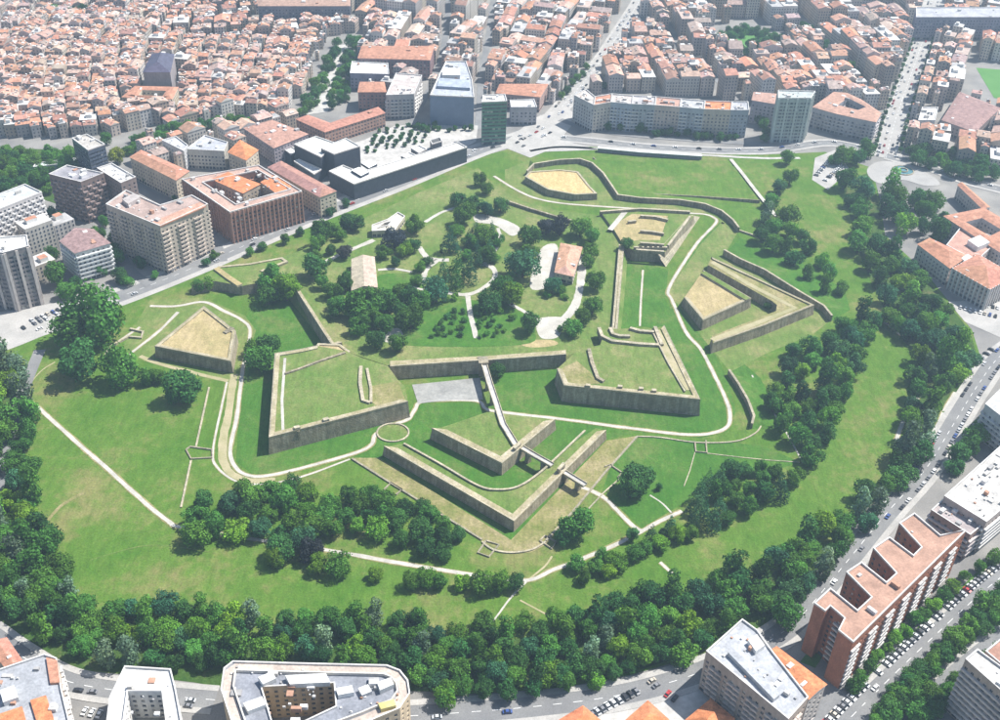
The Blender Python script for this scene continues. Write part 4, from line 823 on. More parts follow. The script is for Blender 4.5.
# --- bottom edge
building('apartment_block', 'long red-brick block with comb-shaped terracotta roof beside the boulevard', [(838, 631), (853, 643), (966, 531), (940, 536), (914, 514), (899, 524), (921, 548), (913, 556), (889, 538), (873, 549), (896, 574), (886, 583), (861, 563), (846, 573), (871, 598), (857, 611), (830, 589), (814, 604), (825, 612), (830, 607), (844, 619)],
         31, BRICK, 'brickwork', 'flat', (0.40, 0.245, 0.18), 'grid', {1: 'balcony2', 0: 'blank', 17: 'blank', 18: 'blank', 19: 'balcony', 16: 'blank'}, btint=(0.52, 0.50, 0.48), bay=3.6, clut=8, single=True)
building('apartment_block', 'grey flat-roofed block with tan balcony rows and an orange roof strip', [(706, 652), (742, 620), (757, 631), (772, 652), (808, 698), (788, 720)], 25, (0.42, 0.34, 0.28), 'plaster', 'flat', (0.40, 0.41, 0.43), 'balcony', {1: 'grid', 0: 'grid'}, btint=(0.54, 0.46, 0.40), clut=14, single=True,
         boxes=[([(728, 652), (733, 648), (780, 694), (774, 699)], 2.2, (0.42, 0.42, 0.43), (0.42, 0.43, 0.45)), ([(748, 640), (757, 634), (765, 645), (756, 651)], 2.5, WHITE, (0.6, 0.58, 0.55))])
building('apartment_block', 'narrow block under a bright orange tiled roof beside the brick comb block', [(768, 655), (777, 647), (826, 684), (809, 698)], 22, (0.55, 0.5, 0.45), 'plaster', 'gable', ORANGE, 'grid', clut=4, pitch=0.22)
building('apartment_block', 'large curved grey-roofed block with a beige inner courtyard', [(221, 690), (224, 669), (233, 662), (300, 664), (387, 666), (400, 671), (408, 681), (410, 694), (400, 709), (365, 724), (300, 748), (240, 748)], 23, (0.55, 0.44, 0.30), 'plaster', 'flat', (0.25, 0.26, 0.29), 'grid',
         hole=[(262, 688), (334, 684), (336, 707), (300, 724), (274, 728)], rim=5.0, clut=34, single=True, boxes=[([(258, 677), (272, 671), (276, 678), (263, 684)], 2.8, WHITE, WHITE), ([(285, 675), (326, 673), (330, 682), (290, 684)], 2.6, WHITE, WHITE), ([(336, 688), (352, 685), (354, 692), (338, 695)], 2.4, WHITE, WHITE), ([(377, 682), (391, 677), (394, 684), (380, 690)], 2.8, WHITE, WHITE), ([(378, 703), (394, 699), (396, 705), (381, 709)], 2.2, (0.6, 0.5, 0.2), (0.6, 0.52, 0.2)), ([(243, 703), (262, 696), (266, 704), (248, 711)], 2.4, WHITE, WHITE), ([(358, 688), (368, 684), (372, 691), (362, 695)], 2.0, (0.5, 0.5, 0.5), WHITE)])
building('apartment_block', 'white U-shaped block with sunken terrace at the bottom edge', [(110, 698), (125, 667), (171, 670), (176, 690), (186, 745), (104, 745)], 20, WHITE, 'plaster', 'flat', (0.60, 0.59, 0.57), 'grid', hole=[(128, 692), (162, 692), (166, 722), (124, 722)], clut=9)
building('apartment_block', 'red and grey roofed block in the bottom corner', [(-40, 684), (15, 665), (45, 655), (57, 659), (62, 690), (76, 748), (-40, 748)], 21, (0.52, 0.42, 0.33), 'plaster', 'flat', (0.33, 0.34, 0.36), 'balcony', clut=16,
         boxes=[([(46, 657), (57, 660), (60, 682), (50, 683)], 1.2, TERRA, TERRA, 'roof_tile'), ([(0, 690), (14, 685), (18, 697), (3, 702)], 2.8, WHITE, WHITE), ([(30, 700), (46, 695), (55, 722), (38, 726)], 1.2, TERRA, ORANGE, 'roof_tile'), ([(-8, 716), (22, 706), (30, 735), (-8, 740)], 1.4, TERRA, ORANGE, 'roof_tile')], single=True)
building('apartment_block', 'small red-roofed wing at the left edge by the belt', [(-12, 645), (6, 638), (21, 660), (6, 667)], 17, CREAM, 'plaster', 'gable', TERRA, 'grid', clut=2, pitch=0.25)
for px, lb in (([(556, 722), (583, 706), (600, 720), (572, 740)], 'orange pyramid-roofed pavilion beside the parked cars, leftmost'), ([(624, 722), (648, 701), (668, 719), (644, 740)], 'orange pyramid-roofed pavilion in the middle of the forecourt'), ([(686, 720), (711, 699), (734, 718), (708, 742)], 'orange pyramid-roofed pavilion beside the tan balcony block')):
    building('pavilion', lb, px, 7, (0.6, 0.56, 0.5), 'plaster', 'hip', ORANGE, 'grid', clut=1, pitch=0.5, cat='pavilion', group='pyramid-roofed pavilions')
building('apartment_block', 'tan slab block with gridded facade in the bottom right corner', [(965, 660), (977, 650), (1045, 700), (1030, 718)], 33, (0.42, 0.34, 0.27), 'plaster', 'flat', (0.48, 0.46, 0.43), 'bands', {0: 'grid'}, btint=(0.55, 0.5, 0.45), bay=3.0, clut=6, single=True)
building('apartment_block', 'brick block peeking behind the gridded tan slab', [(985, 652), (1000, 640), (1040, 668), (1030, 690)], 33, BRICK, 'brickwork', 'flat', (0.35, 0.2, 0.15), 'grid', clut=2)
building('apartment_block', 'broad grey-roofed block with white terraces above the brick comb block', [(944, 497), (1000, 447), (1050, 470), (986, 523)], 21, (0.48, 0.40, 0.36), 'plaster', 'flat', (0.50, 0.48, 0.45), 'bands', btint=(0.66, 0.63, 0.6), clut=30)
building('apartment_block', 'brown striped block between grey roof and brick comb', [(931, 511), (944, 499), (984, 524), (970, 536)], 17, (0.36, 0.24, 0.2), 'plaster', 'flat', (0.38, 0.33, 0.32), 'bands', btint=(0.5, 0.44, 0.42), clut=8)
building('apartment_block', 'pale block at the right edge beside the parked-car street', [(985, 405), (1040, 350), (1080, 375), (1020, 432)], 22, (0.5, 0.5, 0.5), 'plaster', 'flat', (0.5, 0.5, 0.5), 'bands', clut=6)
# --- institute on the right
INST = 'wings of the orange-roofed institute'
building('institute_wing', 'orange-tiled wing of the institute nearest the grove', [(918, 244), (930, 238), (968, 256), (950, 268)], 15, (0.55, 0.48, 0.44), 'plaster', 'hip', TERRA, 'grid', clut=2, group=INST, pitch=0.35)
building('institute_wing', 'orange-tiled institute wing above the car park', [(953, 268), (978, 254), (1014, 275), (990, 289)], 17, (0.5, 0.42, 0.38), 'plaster', 'hip', TERRA, 'piers', clut=3, group=INST, pitch=0.3)
building('institute_wing', 'orange-tiled institute wing with inner courtyard behind the lantern', [(944, 216), (984, 208), (1040, 240), (1000, 252)], 15, (0.5, 0.45, 0.42), 'plaster', 'frame', TERRA, 'grid', hole=[(966, 222), (982, 218), (1002, 230), (990, 236)], clut=3, group=INST, pitch=0.2, pins=4)
building('institute_wing', 'low pinkish roof joining the institute wings under the white lantern', [(946, 246), (962, 226), (1000, 240), (976, 262)], 13, (0.5, 0.42, 0.38), 'plaster', 'flat', (0.48, 0.28, 0.22), 'grid', clut=5, group=INST, boxes=[([(968, 240), (980, 235), (990, 242), (978, 247)], 4, WHITE, WHITE), ([(960, 257), (968, 254), (974, 258), (966, 262)], 2.5, WHITE, WHITE)])
building('institute_wing', 'thin orange-roofed wing of the institute running up to the road', [(958, 185), (963, 183), (990, 207), (984, 210)], 12, (0.5, 0.45, 0.42), 'plaster', 'gable', TERRA, 'grid', clut=0, group=INST, pitch=0.35)
# --- left cluster
building('tower_block', 'white gridded slab tower at the left edge', [(-40, 226), (42, 193), (25, 185), (-40, 210)], 38, (0.60, 0.57, 0.55), 'plaster', 'flat', (0.48, 0.5, 0.5), 'checker', btint=(0.66, 0.64, 0.62), bay=3.0, clut=5)
building('tower_block', 'tall tower with beige piers and dark vertical strips at the left edge', [(-22, 250), (3, 254), (29, 247), (27, 236), (-20, 240)], 43, (0.24, 0.22, 0.22), 'plaster', 'flat', (0.58, 0.57, 0.55), 'stripes', btint=(0.58, 0.52, 0.48), bay=2.6, clut=5)
building('apartment_block', 'white-banded block with a mottled maroon roof beside the avenue', [(60, 241), (75, 228), (93, 229), (110, 243), (75, 253)], 23, (0.55, 0.56, 0.55), 'plaster', 'frame', (0.30, 0.20, 0.19), 'bands', btint=(0.68, 0.68, 0.66), clut=8, pitch=0.12, pins=3)
building('apartment_block', 'large tan block with terracotta-edged roof at the avenue corner', [(106, 205), (160, 227), (208, 205), (192, 196), (160, 206), (126, 191)], 37, (0.47, 0.40, 0.33), 'plaster', 'flat', (0.40, 0.30, 0.26), 'balcony2', btint=(0.52, 0.44, 0.37), clut=18,
         boxes=[([(152, 222), (160, 226), (206, 206), (200, 202)], 0.9, TERRA, (0.52, 0.3, 0.22), 'roof_tile'), ([(122, 199), (134, 193), (140, 197), (128, 204)], 3, (0.45, 0.4, 0.38), (0.4, 0.36, 0.34))])
building('apartment_block', 'dark brown block with patterned facade beside the park trees', [(49, 175), (67, 166), (104, 174), (81, 183)], 33, BROWN, 'plaster', 'flat', (0.30, 0.29, 0.31), 'checker', btint=(0.34, 0.26, 0.24), clut=10)
building('apartment_block', 'dark brown block with white roof terraces behind the tan block', [(97, 169), (112, 164), (136, 178), (121, 184)], 30, (0.26, 0.2, 0.18), 'plaster', 'flat', (0.5, 0.49, 0.48), 'grid', clut=8)
building('tower_block', 'dark glass office tower with pale edges by the park', [(72, 139), (88, 151), (105, 145), (87, 135)], 27, (0.10, 0.12, 0.16), 'curtain_glass', 'flat', (0.45, 0.42, 0.38), 'ribbon', bay=2.4, clut=4)
building('low_hall', 'low pale green-roofed hall beside the park', [(33, 168), (36, 164), (76, 159), (78, 163)], 7, (0.4, 0.44, 0.42), 'plaster', 'flat', (0.5, 0.55, 0.52), 'grid', clut=2)
building('apartment_block', 'cream row block under an orange pitched roof', [(130, 157), (141, 150), (189, 171), (176, 180)], 19, CREAM, 'plaster', 'hip', TERRA, 'grid', clut=7, pitch=0.3)
building('apartment_block', 'grey-hooded white block with gridded front', [(162, 141), (176, 137), (188, 146), (184, 152)], 18, (0.55, 0.54, 0.53), 'plaster', 'flat', (0.45, 0.45, 0.46), 'grid', clut=3)
building('apartment_block', 'pale gridded office slab behind the orange roofs', [(186, 150), (205, 136), (228, 143), (224, 152)], 16, (0.52, 0.49, 0.43), 'plaster', 'flat', (0.42, 0.43, 0.46), 'grid', bay=2.6, clut=4)
building('apartment_block', 'block with orange gable beside the pale office slab', [(228, 152), (240, 140), (258, 150), (246, 160)], 18, CREAM, 'plaster', 'hip', ORANGE, 'grid', clut=2, pitch=0.3)
building('apartment_block', 'brick perimeter block with orange inner roofs facing the avenue', [(182, 180), (230, 213), (302, 192), (259, 166)], 25, (0.38, 0.19, 0.135), 'brickwork', 'flat', (0.46, 0.31, 0.25), 'balcony', {0: 'piers', 1: 'piers'}, btint=(0.42, 0.24, 0.18), hole=[(203, 183), (236, 205), (290, 190), (258, 171)], clut=26)
building('inner_building', 'bright orange-tiled building inside the brick perimeter block, left', [(212, 179), (228, 172), (260, 184), (243, 193)], 25, TAN, 'plaster', 'frame', ORANGE, 'grid', clut=4, pitch=0.2, pins=3)
building('inner_building', 'orange-tiled building inside the brick perimeter block, right', [(261, 182), (274, 175), (293, 186), (278, 194)], 25, TAN, 'plaster', 'frame', ORANGE, 'grid', clut=3, pitch=0.2, pins=3)
building('apartment_block', 'long row block with maroon pitched roof and pale end beside the black auditorium', [(268, 167), (281, 161), (336, 191), (320, 197)], 18, (0.5, 0.43, 0.34), 'plaster', 'hip', (0.36, 0.2, 0.16), 'grid', clut=12, pitch=0.28)
building('palace', 'broad terracotta-roofed palace left of the auditorium', [(244, 128), (272, 120), (308, 134), (274, 148)], 17, (0.34, 0.3, 0.32), 'plaster', 'frame', (0.45, 0.26, 0.2), 'grid', clut=16, pitch=0.25, pins=5)
# auditorium
AUD = (0.045, 0.055, 0.075)
building('auditorium', 'black stone concert hall with flat white roof, rear volume', [(294, 145), (316, 137), (336, 144), (321, 158)], 19, AUD, 'dark_stone', 'flat', (0.66, 0.65, 0.6), 'blank', clut=0)
building('auditorium', 'black stone concert hall with flat white roof, front volume', [(321, 149), (346, 139), (360, 147), (334, 155)], 22, AUD, 'dark_stone', 'flat', (0.68, 0.67, 0.62), 'blank', clut=0)
building('auditorium_foyer', 'low black wing of the auditorium with white deck along the avenue', [(329, 172), (354, 185), (467, 148), (458, 143), (360, 173), (343, 166)], 13, AUD, 'dark_stone', 'flat', (0.70, 0.68, 0.63), 'blank', clut=0,
         boxes=[([(351, 170), (359, 167), (369, 172), (361, 176)], 2.0, AUD, WHITE), ([(361, 163), (369, 160), (377, 164), (369, 168)], 2.0, AUD, WHITE)])
building('skylight_box', 'dark skylight box with white lid on the plaza, pair beside the foyer', [(401, 157), (409, 153), (419, 157), (411, 161)], 9, AUD, 'dark_stone', 'flat', WHITE, 'blank', clut=0, cat='skylight')
building('skylight_box', 'dark skylight box with white lid nearest the small plaza trees', [(411, 149), (419, 146), (427, 150), (419, 154)], 9, AUD, 'dark_stone', 'flat', WHITE, 'blank', clut=0, cat='skylight')
building('skylight_box', 'small black entrance box at the right end of the plaza', [(430, 141), (440, 138), (442, 142), (432, 145)], 7, AUD, 'dark_stone', 'flat', (0.1, 0.1, 0.1), 'blank', clut=0, cat='skylight')
building('auditorium_step', 'low black step of the auditorium with a white lid, upper', [(284, 150), (291, 147), (300, 152), (291, 155)], 11, AUD, 'dark_stone', 'flat', WHITE, 'blank', clut=0)
building('auditorium_step', 'low black step of the auditorium with a white lid, lower', [(294, 162), (299, 160), (322, 170), (314, 175)], 9, AUD, 'dark_stone', 'flat', (0.62, 0.62, 0.6), 'blank', clut=0)
building('barracks', 'L-shaped long brick barracks with red roof behind the plaza', [(296, 119), (308, 115), (330, 123), (378, 107), (385, 113), (325, 132)], 13, (0.42, 0.26, 0.2), 'brickwork', 'frame', (0.46, 0.22, 0.16), 'grid', clut=2, pitch=0.3, pins=3.5)
building('department_store', 'wide blue-grey department store with blank front facing the plaza', [(430, 96), (474, 98), (472, 80), (466, 62), (446, 62), (438, 78)], 27, (0.15, 0.20, 0.29), 'metal_roof', 'flat', (0.40, 0.42, 0.46), 'blank', clut=14,
         boxes=[([(442, 75), (460, 75), (460, 68), (444, 68)], 4, (0.5, 0.48, 0.46), WHITE), ([(437, 86), (470, 88), (469, 80), (440, 78)], 2.5, (0.24, 0.28, 0.36), (0.36, 0.4, 0.46))])
building('tower_block', 'green glass tower with white roof deck beside the junction', [(482, 103), (507, 102), (505, 95), (483, 96)], 38, (0.10, 0.24, 0.18), 'curtain_glass', 'flat', (0.62, 0.6, 0.58), 'ribbon', bay=2.2, clut=5)
building('apartment_block', 'white flat-roofed block right of the green tower', [(511, 108), (537, 108), (534, 100), (510, 101)], 16, (0.4, 0.38, 0.4), 'plaster', 'flat', (0.72, 0.7, 0.68), 'grid', clut=2)
building('apartment_block', 'terracotta row behind the white flat-roofed block', [(496, 93), (540, 97), (548, 84), (500, 84)], 15, (0.42, 0.3, 0.26), 'plaster', 'frame', TERRA, 'grid', clut=6, pitch=0.3, pins=4)
building('apartment_block', 'white-roofed block left of the department store, behind the barracks', [(350, 74), (389, 75), (388, 64), (352, 62)], 16, (0.28, 0.26, 0.32), 'plaster', 'flat', (0.7, 0.68, 0.66), 'grid', clut=3)
building('apartment_block', 'brick block below the white-roofed one', [(358, 92), (386, 92), (384, 82), (360, 82)], 18, (0.36, 0.2, 0.17), 'brickwork', 'frame', TERRA, 'grid', clut=3, pitch=0.3, pins=4)
building('apartment_block', 'cream and grey block left of the department store', [(386, 96), (414, 95), (422, 76), (396, 74)], 22, (0.45, 0.42, 0.4), 'plaster', 'flat', (0.52, 0.46, 0.43), 'balcony', clut=8)
building('apartment_block', 'dark red brick block with terracotta roof beside the promenade', [(358, 58), (430, 60), (434, 46), (362, 46)], 20, (0.3, 0.2, 0.2), 'brickwork', 'frame', TERRA, 'grid', clut=10, pitch=0.3, pins=4)
# long frontage facing the fort
XS = [(574, 96), (594, 106), (611, 103), (632, 105), (655, 106), (680, 108), (704, 110), (731, 111), (749, 111)]
CL = [(0.42, 0.42, 0.42), (0.46, 0.42, 0.37), (0.36, 0.40, 0.46), (0.34, 0.37, 0.38), (0.45, 0.38, 0.33), (0.32, 0.35, 0.38), (0.46, 0.40, 0.33), (0.34, 0.36, 0.40)]
LBL = ['grey corner block at the left end of the frontage facing the fort', 'narrow beige block second from the avenue in the frontage', 'bluish block with white balconies, third in the frontage', 'grey-green block in the middle of the frontage', 'beige-pink block with pink roof in the frontage', 'dark grey block left of the orange-roofed frontage block', 'beige block with a bright orange roof in the frontage', 'slim block with a dark glass strip at the right end of the frontage']
RT = [(0.5, 0.46, 0.42), TERRA, (0.5, 0.45, 0.42), (0.42, 0.4, 0.4), PINKT, (0.42, 0.42, 0.42), ORANGE, (0.4, 0.4, 0.42)]
for i in range(8):
    a, b_ = XS[i], XS[i+1]; d = 9 if i else 12
    building('apartment_block', LBL[i], [a, b_, (b_[0]+1 if i < 7 else b_[0]-1, b_[1]-8.5), (a[0]+(1 if i else 12), a[1]-(8.5 if i else 6))], 25, CL[i], 'plaster', 'flat', RT[i], 'balcony2' if i in (2, 3, 5) else 'grid', btint=(0.55, 0.55, 0.54), clut=7, group='frontage blocks facing the fort', bay=3.0)
building('tower_block', 'tall grey-green twin-shaft tower right of the frontage', [(778, 99), (811, 99), (815, 92), (778, 91)], 40, (0.36, 0.40, 0.38), 'plaster', 'flat', (0.42, 0.45, 0.43), 'stripes', btint=(0.46, 0.5, 0.47), bay=2.8, clut=6)
building('apartment_block', 'block between the frontage and the twin-shaft tower', [(752, 100), (776, 104), (778, 94), (754, 92)], 22, (0.36, 0.33, 0.36), 'plaster', 'frame', PINKT, 'grid', clut=4, pitch=0.25, pins=3)
building('apartment_block', 'curved grey block with orange roof edge by the roundabout', [(813, 107), (834, 113), (856, 118), (876, 122), (881, 113), (862, 100), (847, 93), (834, 92)], 19, (0.36, 0.35, 0.36), 'plaster', 'frame', (0.46, 0.28, 0.21), 'balcony', hole=[(838, 105), (858, 110), (866, 107), (848, 98)], btint=(0.42, 0.4, 0.4), clut=9, pitch=0.2, pins=3)
building('church', 'large dark slate-roofed church rising over the old town', [(143, 72), (170, 72), (174, 54), (152, 54)], 24, (0.3, 0.27, 0.27), 'plaster', 'hip', (0.10, 0.10, 0.14), 'blank', clut=0, pitch=0.5)
building('convent', 'terracotta-roofed cloister below the dark church', [(122, 97), (135, 86), (178, 87), (172, 99)], 14, CREAM, 'plaster', 'frame', TERRA, 'grid', hole=[(138, 96), (142, 90), (166, 91), (162, 97)], clut=2, pitch=0.3, pins=3)
building('long_palace', 'long dark stone front on the far city edge', [(258, 6), (350, 6), (350, -4), (258, -4)], 22, (0.2, 0.2, 0.24), 'plaster', 'frame', (0.4, 0.26, 0.2), 'grid', clut=4, pitch=0.3, pins=4)
building('long_slab', 'long dark slab block in the far right corner', [(916, 18), (1010, 18), (1010, 8), (916, 8)], 24, (0.24, 0.24, 0.3), 'plaster', 'flat', (0.4, 0.4, 0.42), 'grid', clut=4)
building('white_school', 'white-roofed low building beside the right avenue', [(918, 121), (935, 121), (938, 108), (922, 108)], 9, WHITE, 'plaster', 'flat', (0.72, 0.7, 0.67), 'grid', clut=3, hole=[(926, 116), (929, 116), (930, 113), (927, 113)])
building('maroon_hall', 'large maroon-roofed hall right of the avenue', [(942, 120), (975, 132), (1000, 108), (960, 92)], 12, (0.4, 0.34, 0.33), 'plaster', 'frame', (0.34, 0.22, 0.2), 'grid', clut=5, pitch=0.25, pins=5)
# citadel buildings
building('hall', 'long stone hall with a tan gabled roof inside the citadel', [(352, 290), (377, 287), (374, 257), (352, 259)], ZI+6, (0.42, 0.36, 0.27), 'plaster', 'gable', (0.46, 0.40, 0.29), 'grid', clut=0, z0=ZI, pitch=0.3, bay=5)
building('house', 'stone house under a pinkish orange hipped roof inside the citadel', [(555, 272), (573, 276), (582, 247), (561, 243)], ZI+7, (0.45, 0.40, 0.34), 'plaster', 'hip', (0.52, 0.31, 0.22), 'grid', clut=5, z0=ZI, pitch=0.35, bay=4)
building('ruin_hall', 'low L-shaped building with pale roof inside the citadel', [(372, 232), (395, 231), (405, 217), (398, 213), (388, 220), (372, 226)], ZI+4.5, (0.5, 0.45, 0.36), 'plaster', 'flat', (0.56, 0.52, 0.44), 'grid', clut=0, z0=ZI, hole=[(379, 228), (388, 226), (392, 222), (384, 224)])

# =================================================================== THE OLD CITY, GENERATED
TOWN, FLATS = [], []
WALLT = [(0.52, 0.46, 0.38), (0.58, 0.54, 0.48), (0.46, 0.38, 0.3), (0.5, 0.42, 0.36), (0.6, 0.56, 0.52), (0.4, 0.34, 0.3), (0.48, 0.44, 0.42)]
ROOFT = [(0.48, 0.26, 0.18), (0.44, 0.23, 0.155), (0.52, 0.33, 0.25), (0.36, 0.20, 0.15), (0.55, 0.39, 0.32), (0.48, 0.33, 0.27), (0.54, 0.27, 0.17), (0.42, 0.31, 0.27), (0.50, 0.28, 0.20)]
def lots(polypx, axis_deg, bw, bl, st, front, depth, hr, flat_p, court, bag, storey=3.0, jit=0.06, warp=False):
    poly = ccw(gs(polypx)); ax = math.radians(axis_deg); c, s = math.cos(ax), math.sin(ax)
    U = lambda x, y: (x*c+y*s, -x*s+y*c); X = lambda u, v: (u*c-v*s, u*s+v*c)
    uv = [U(*p) for p in poly]; u0, u1 = min(p[0] for p in uv), max(p[0] for p in uv); v0, v1 = min(p[1] for p in uv), max(p[1] for p in uv)
    v = v0
    while v < v1:
        w_ = bw*RNG.uniform(0.85, 1.15); u = u0 + RNG.uniform(-bl, 0)
        while u < u1:
            l_ = bl*RNG.uniform(0.75, 1.25); ba = RNG.uniform(-jit, jit); cu, cv = u+l_/2, v+w_/2
            h0 = RNG.uniform(*hr)
            def put(du, dv, fw, dp, rot):
                cb, sb = math.cos(ba), math.sin(ba); x, y = X(cu+du*cb-dv*sb, cv+du*sb+dv*cb)
                if warp: x, y = x+16*math.sin(y/75+x/140)+7*math.sin(x/38+2), y+12*math.sin(x/62)+5*math.sin(y/30)
                if not inside(x, y, poly) or blocked(x, y): return
                if warp and RNG.random() < .05: fw *= 1.9; dp *= 1.5
                an = ax+ba+rot + (RNG.gauss(0, .09)+.25*math.sin(y/75+x/140) if warp else 0); co, si = math.cos(an), math.sin(an)
                for shrink in (1.0, 0.62, 0.4):
                    F_, D_ = fw*shrink*.48, dp*shrink*.48
                    if not any(blocked(x+co*a_*F_-si*b2*D_, y+si*a_*F_+co*b2*D_) for a_ in (-1, 1) for b2 in (-1, 1)): break
                else: return
                fw *= shrink; dp *= shrink
                bag.append((x, y, fw, dp, an, max(7, h0+RNG.gauss(0, 2.2)), RNG.random() < flat_p))
            for side in (-1, 1):
                a_ = -l_/2
                while a_ < l_/2 - 4:
                    fw = min(RNG.uniform(*front), l_/2-a_)
                    put(a_+fw/2, side*(w_/2-depth/2), fw*0.985, depth*RNG.uniform(.9, 1.06), 0 if side < 0 else math.pi); a_ += fw
            if court:
                for side in (-1, 1):
                    b2 = -w_/2+depth+1
                    while b2 < w_/2-depth-4:
                        fw = min(RNG.uniform(*front), w_/2-depth-b2)
                        put(side*(l_/2-depth/2), b2+fw/2, fw*0.985, depth, math.pi/2*side); b2 += fw
                for _ in range(int(court*(w_-2*depth)*(l_-2*depth)/160)):
                    put(RNG.uniform(-.3, .3)*l_, RNG.uniform(-.22, .22)*w_, RNG.uniform(6, 13), RNG.uniform(6, 11), 0)
            u += l_ + st*RNG.uniform(.8, 1.3)
        v += w_ + st*RNG.uniform(.8, 1.3)
lots([(-110, -60), (330, -60), (346, 30), (306, 118), (250, 116), (125, 128), (70, 138), (0, 138), (-110, 142)], 101, 20, 70, 2.6, (5.5, 11), 10.2, (10, 14), 0.10, 0, TOWN, 3.0, 0.10, True)
lots([(325, -60), (660, -60), (590, 66), (550, 112), (480, 114), (400, 122), (330, 116), (346, 50), (340, 20)], 78, 46, 62, 6, (12, 30), 13.5, (12, 24), 0.3, 1.6, FLATS, 3.0, 0.1)
lots([(652, -60), (950, -60), (918, 40), (880, 112), (745, 104), (575, 92), (600, 66)], 97, 46, 70, 6, (12, 30), 13.5, (11, 22), 0.2, 1.6, FLATS, 3.0, 0.1)
lots([(950, -60), (1120, -60), (1120, 180), (990, 172), (905, 150), (912, 100), (935, 30)], 68, 46, 62, 8, (14, 32), 14, (10, 22), 0.3, 1.0, FLATS, 3.0, 0.1)
lots([(100, 120), (262, 116), (300, 125), (262, 165), (182, 176), (120, 158)], 45, 34, 50, 8, (10, 18), 12.5, (11, 17), 0.2, 0.3, FLATS)
lots([(-110, 215), (-20, 215), (40, 205), (110, 200), (60, 300), (-110, 330)], 47, 40, 40, 14, (14, 24), 14, (14, 24), 0.6, 0, FLATS)
lots([(1000, 195), (1150, 200), (1150, 290), (1040, 300)], 60, 46, 60, 14, (11, 22), 12.5, (10, 16), 0.3, 0.3, FLATS)
def house(W, R, G_, K, hs):
    x, y, fw, dp, an, h, flat = hs
    if RNG.random() < .4 and fw < dp*1.6: an += math.pi/2; fw, dp = dp, fw
    co, si = math.cos(an), math.sin(an)
    Q = lambda a, b_: (x+co*a-si*b_, y+si*a+co*b_)
    q = [Q(-fw/2, -dp/2), Q(fw/2, -dp/2), Q(fw/2, dp/2), Q(-fw/2, dp/2)]
    wt = RNG.choice(WALLT); k = RNG.uniform(.8, 1.1); wt = tuple(c_*k for c_ in wt); rt = RNG.choice(ROOFT); k = RNG.uniform(.82, 1.15); rt = tuple(c_*k for c_ in rt)
    for i in range(4): W.face([(*q[i], 0), (*q[(i+1) % 4], 0), (*q[(i+1) % 4], h), (*q[i], h)], 'plaster', wt)
    if flat:
        R.face([(*p, h) for p in q], 'flat_roof', RNG.choice([(0.55, 0.53, 0.5), (0.4, 0.39, 0.38), (0.46, 0.36, 0.31), (0.62, 0.6, 0.57)]))
        zt = h
        a = Q(RNG.uniform(-.2, .2)*fw, RNG.uniform(-.2, .2)*dp); K.box(*a, h, h+2.8, fw*.4, dp*.35, an, 'plaster', WHITE, 'flat_roof', RNG.choice([WHITE, TERRA]))
    else:
        e = offset(q, 0.35); hg = dp/2*RNG.uniform(.28, .42); rdg = [Q(-fw/2, 0), Q(fw/2, 0)]
        if fw < dp*0.62 and RNG.random() < .3: rdg = [Q(-fw/2, -dp*.15), Q(fw/2, -dp*.15)]
        r0, r1 = (*rdg[0], h+hg), (*rdg[1], h+hg); E = [(*p, h-.1) for p in e]
        j = lambda: tuple(c_*RNG.uniform(.94, 1.06) for c_ in rt)
        R.face([E[0], E[1], r1, r0], 'roof_tile', j()); R.face([E[2], E[3], r0, r1], 'roof_tile', j())
        R.face([E[1], E[2], r1], 'plaster', wt); R.face([E[3], E[0], r0], 'plaster', wt); zt = h+hg*.4
        for _ in range(RNG.randint(1, 4)):
            a = Q(RNG.uniform(-.42, .42)*fw, RNG.uniform(-.38, .38)*dp); b2 = RNG.random()
            K.box(*a, h, zt+RNG.uniform(.8, 2.0), RNG.uniform(.8, 2.4), RNG.uniform(.8, 2.2), an, 'plaster', RNG.choice([WHITE, (0.6, 0.56, 0.5), (0.42, 0.25, 0.19), (0.32, 0.31, 0.32), (0.5, 0.44, 0.38)]))
        if RNG.random() < .45:                           # terrace cut into the slope
            a = Q(RNG.uniform(-.25, .25)*fw, RNG.choice((-1, 1))*dp*.27); K.box(*a, h-.2, h+hg*.62, fw*.35, dp*.28, an, 'plaster', (0.55, 0.5, 0.46), 'flat_roof', RNG.choice([WHITE, (0.5, 0.36, 0.3), (0.6, 0.55, 0.5)]))
    ns = int(h/3.0)
    for (p0, p1, L) in ((q[0], q[1], fw), (q[1], q[2], dp), (q[2], q[3], fw), (q[3], q[0], dp)):
        a, b_ = Vector(p0), Vector(p1); d = (b_-a).normalized(); n = Vector((d.y, -d.x))*0.12; nb = max(1, int(L/2.7))
        if n.y > 0.06: continue
        for s in range(ns):
            for c_ in range(nb):
                u = a + d*((c_+.5)*L/nb) + n; z = s*3.0+1.0; e_ = d*0.55
                G_.face([(u.x-e_.x, u.y-e_.y, z), (u.x+e_.x, u.y+e_.y, z), (u.x+e_.x, u.y+e_.y, z+1.5), (u.x-e_.x, u.y-e_.y, z+1.5)], 'window_glass', GLASS)
def vis_key(hs): return hs[0]**2 + hs[1]**2
def in_frame(x, y):
    dx, dy, dz = x, y, -CAM_H; dep = dy*math.cos(PITCH) - dz*math.sin(PITCH); X = FPX*dx/dep; Y = -FPX*(dy*math.sin(PITCH)+dz*math.cos(PITCH))/dep
    return -510 < X < 510 and -365 < Y < 365
def district(x, y):
    return 0
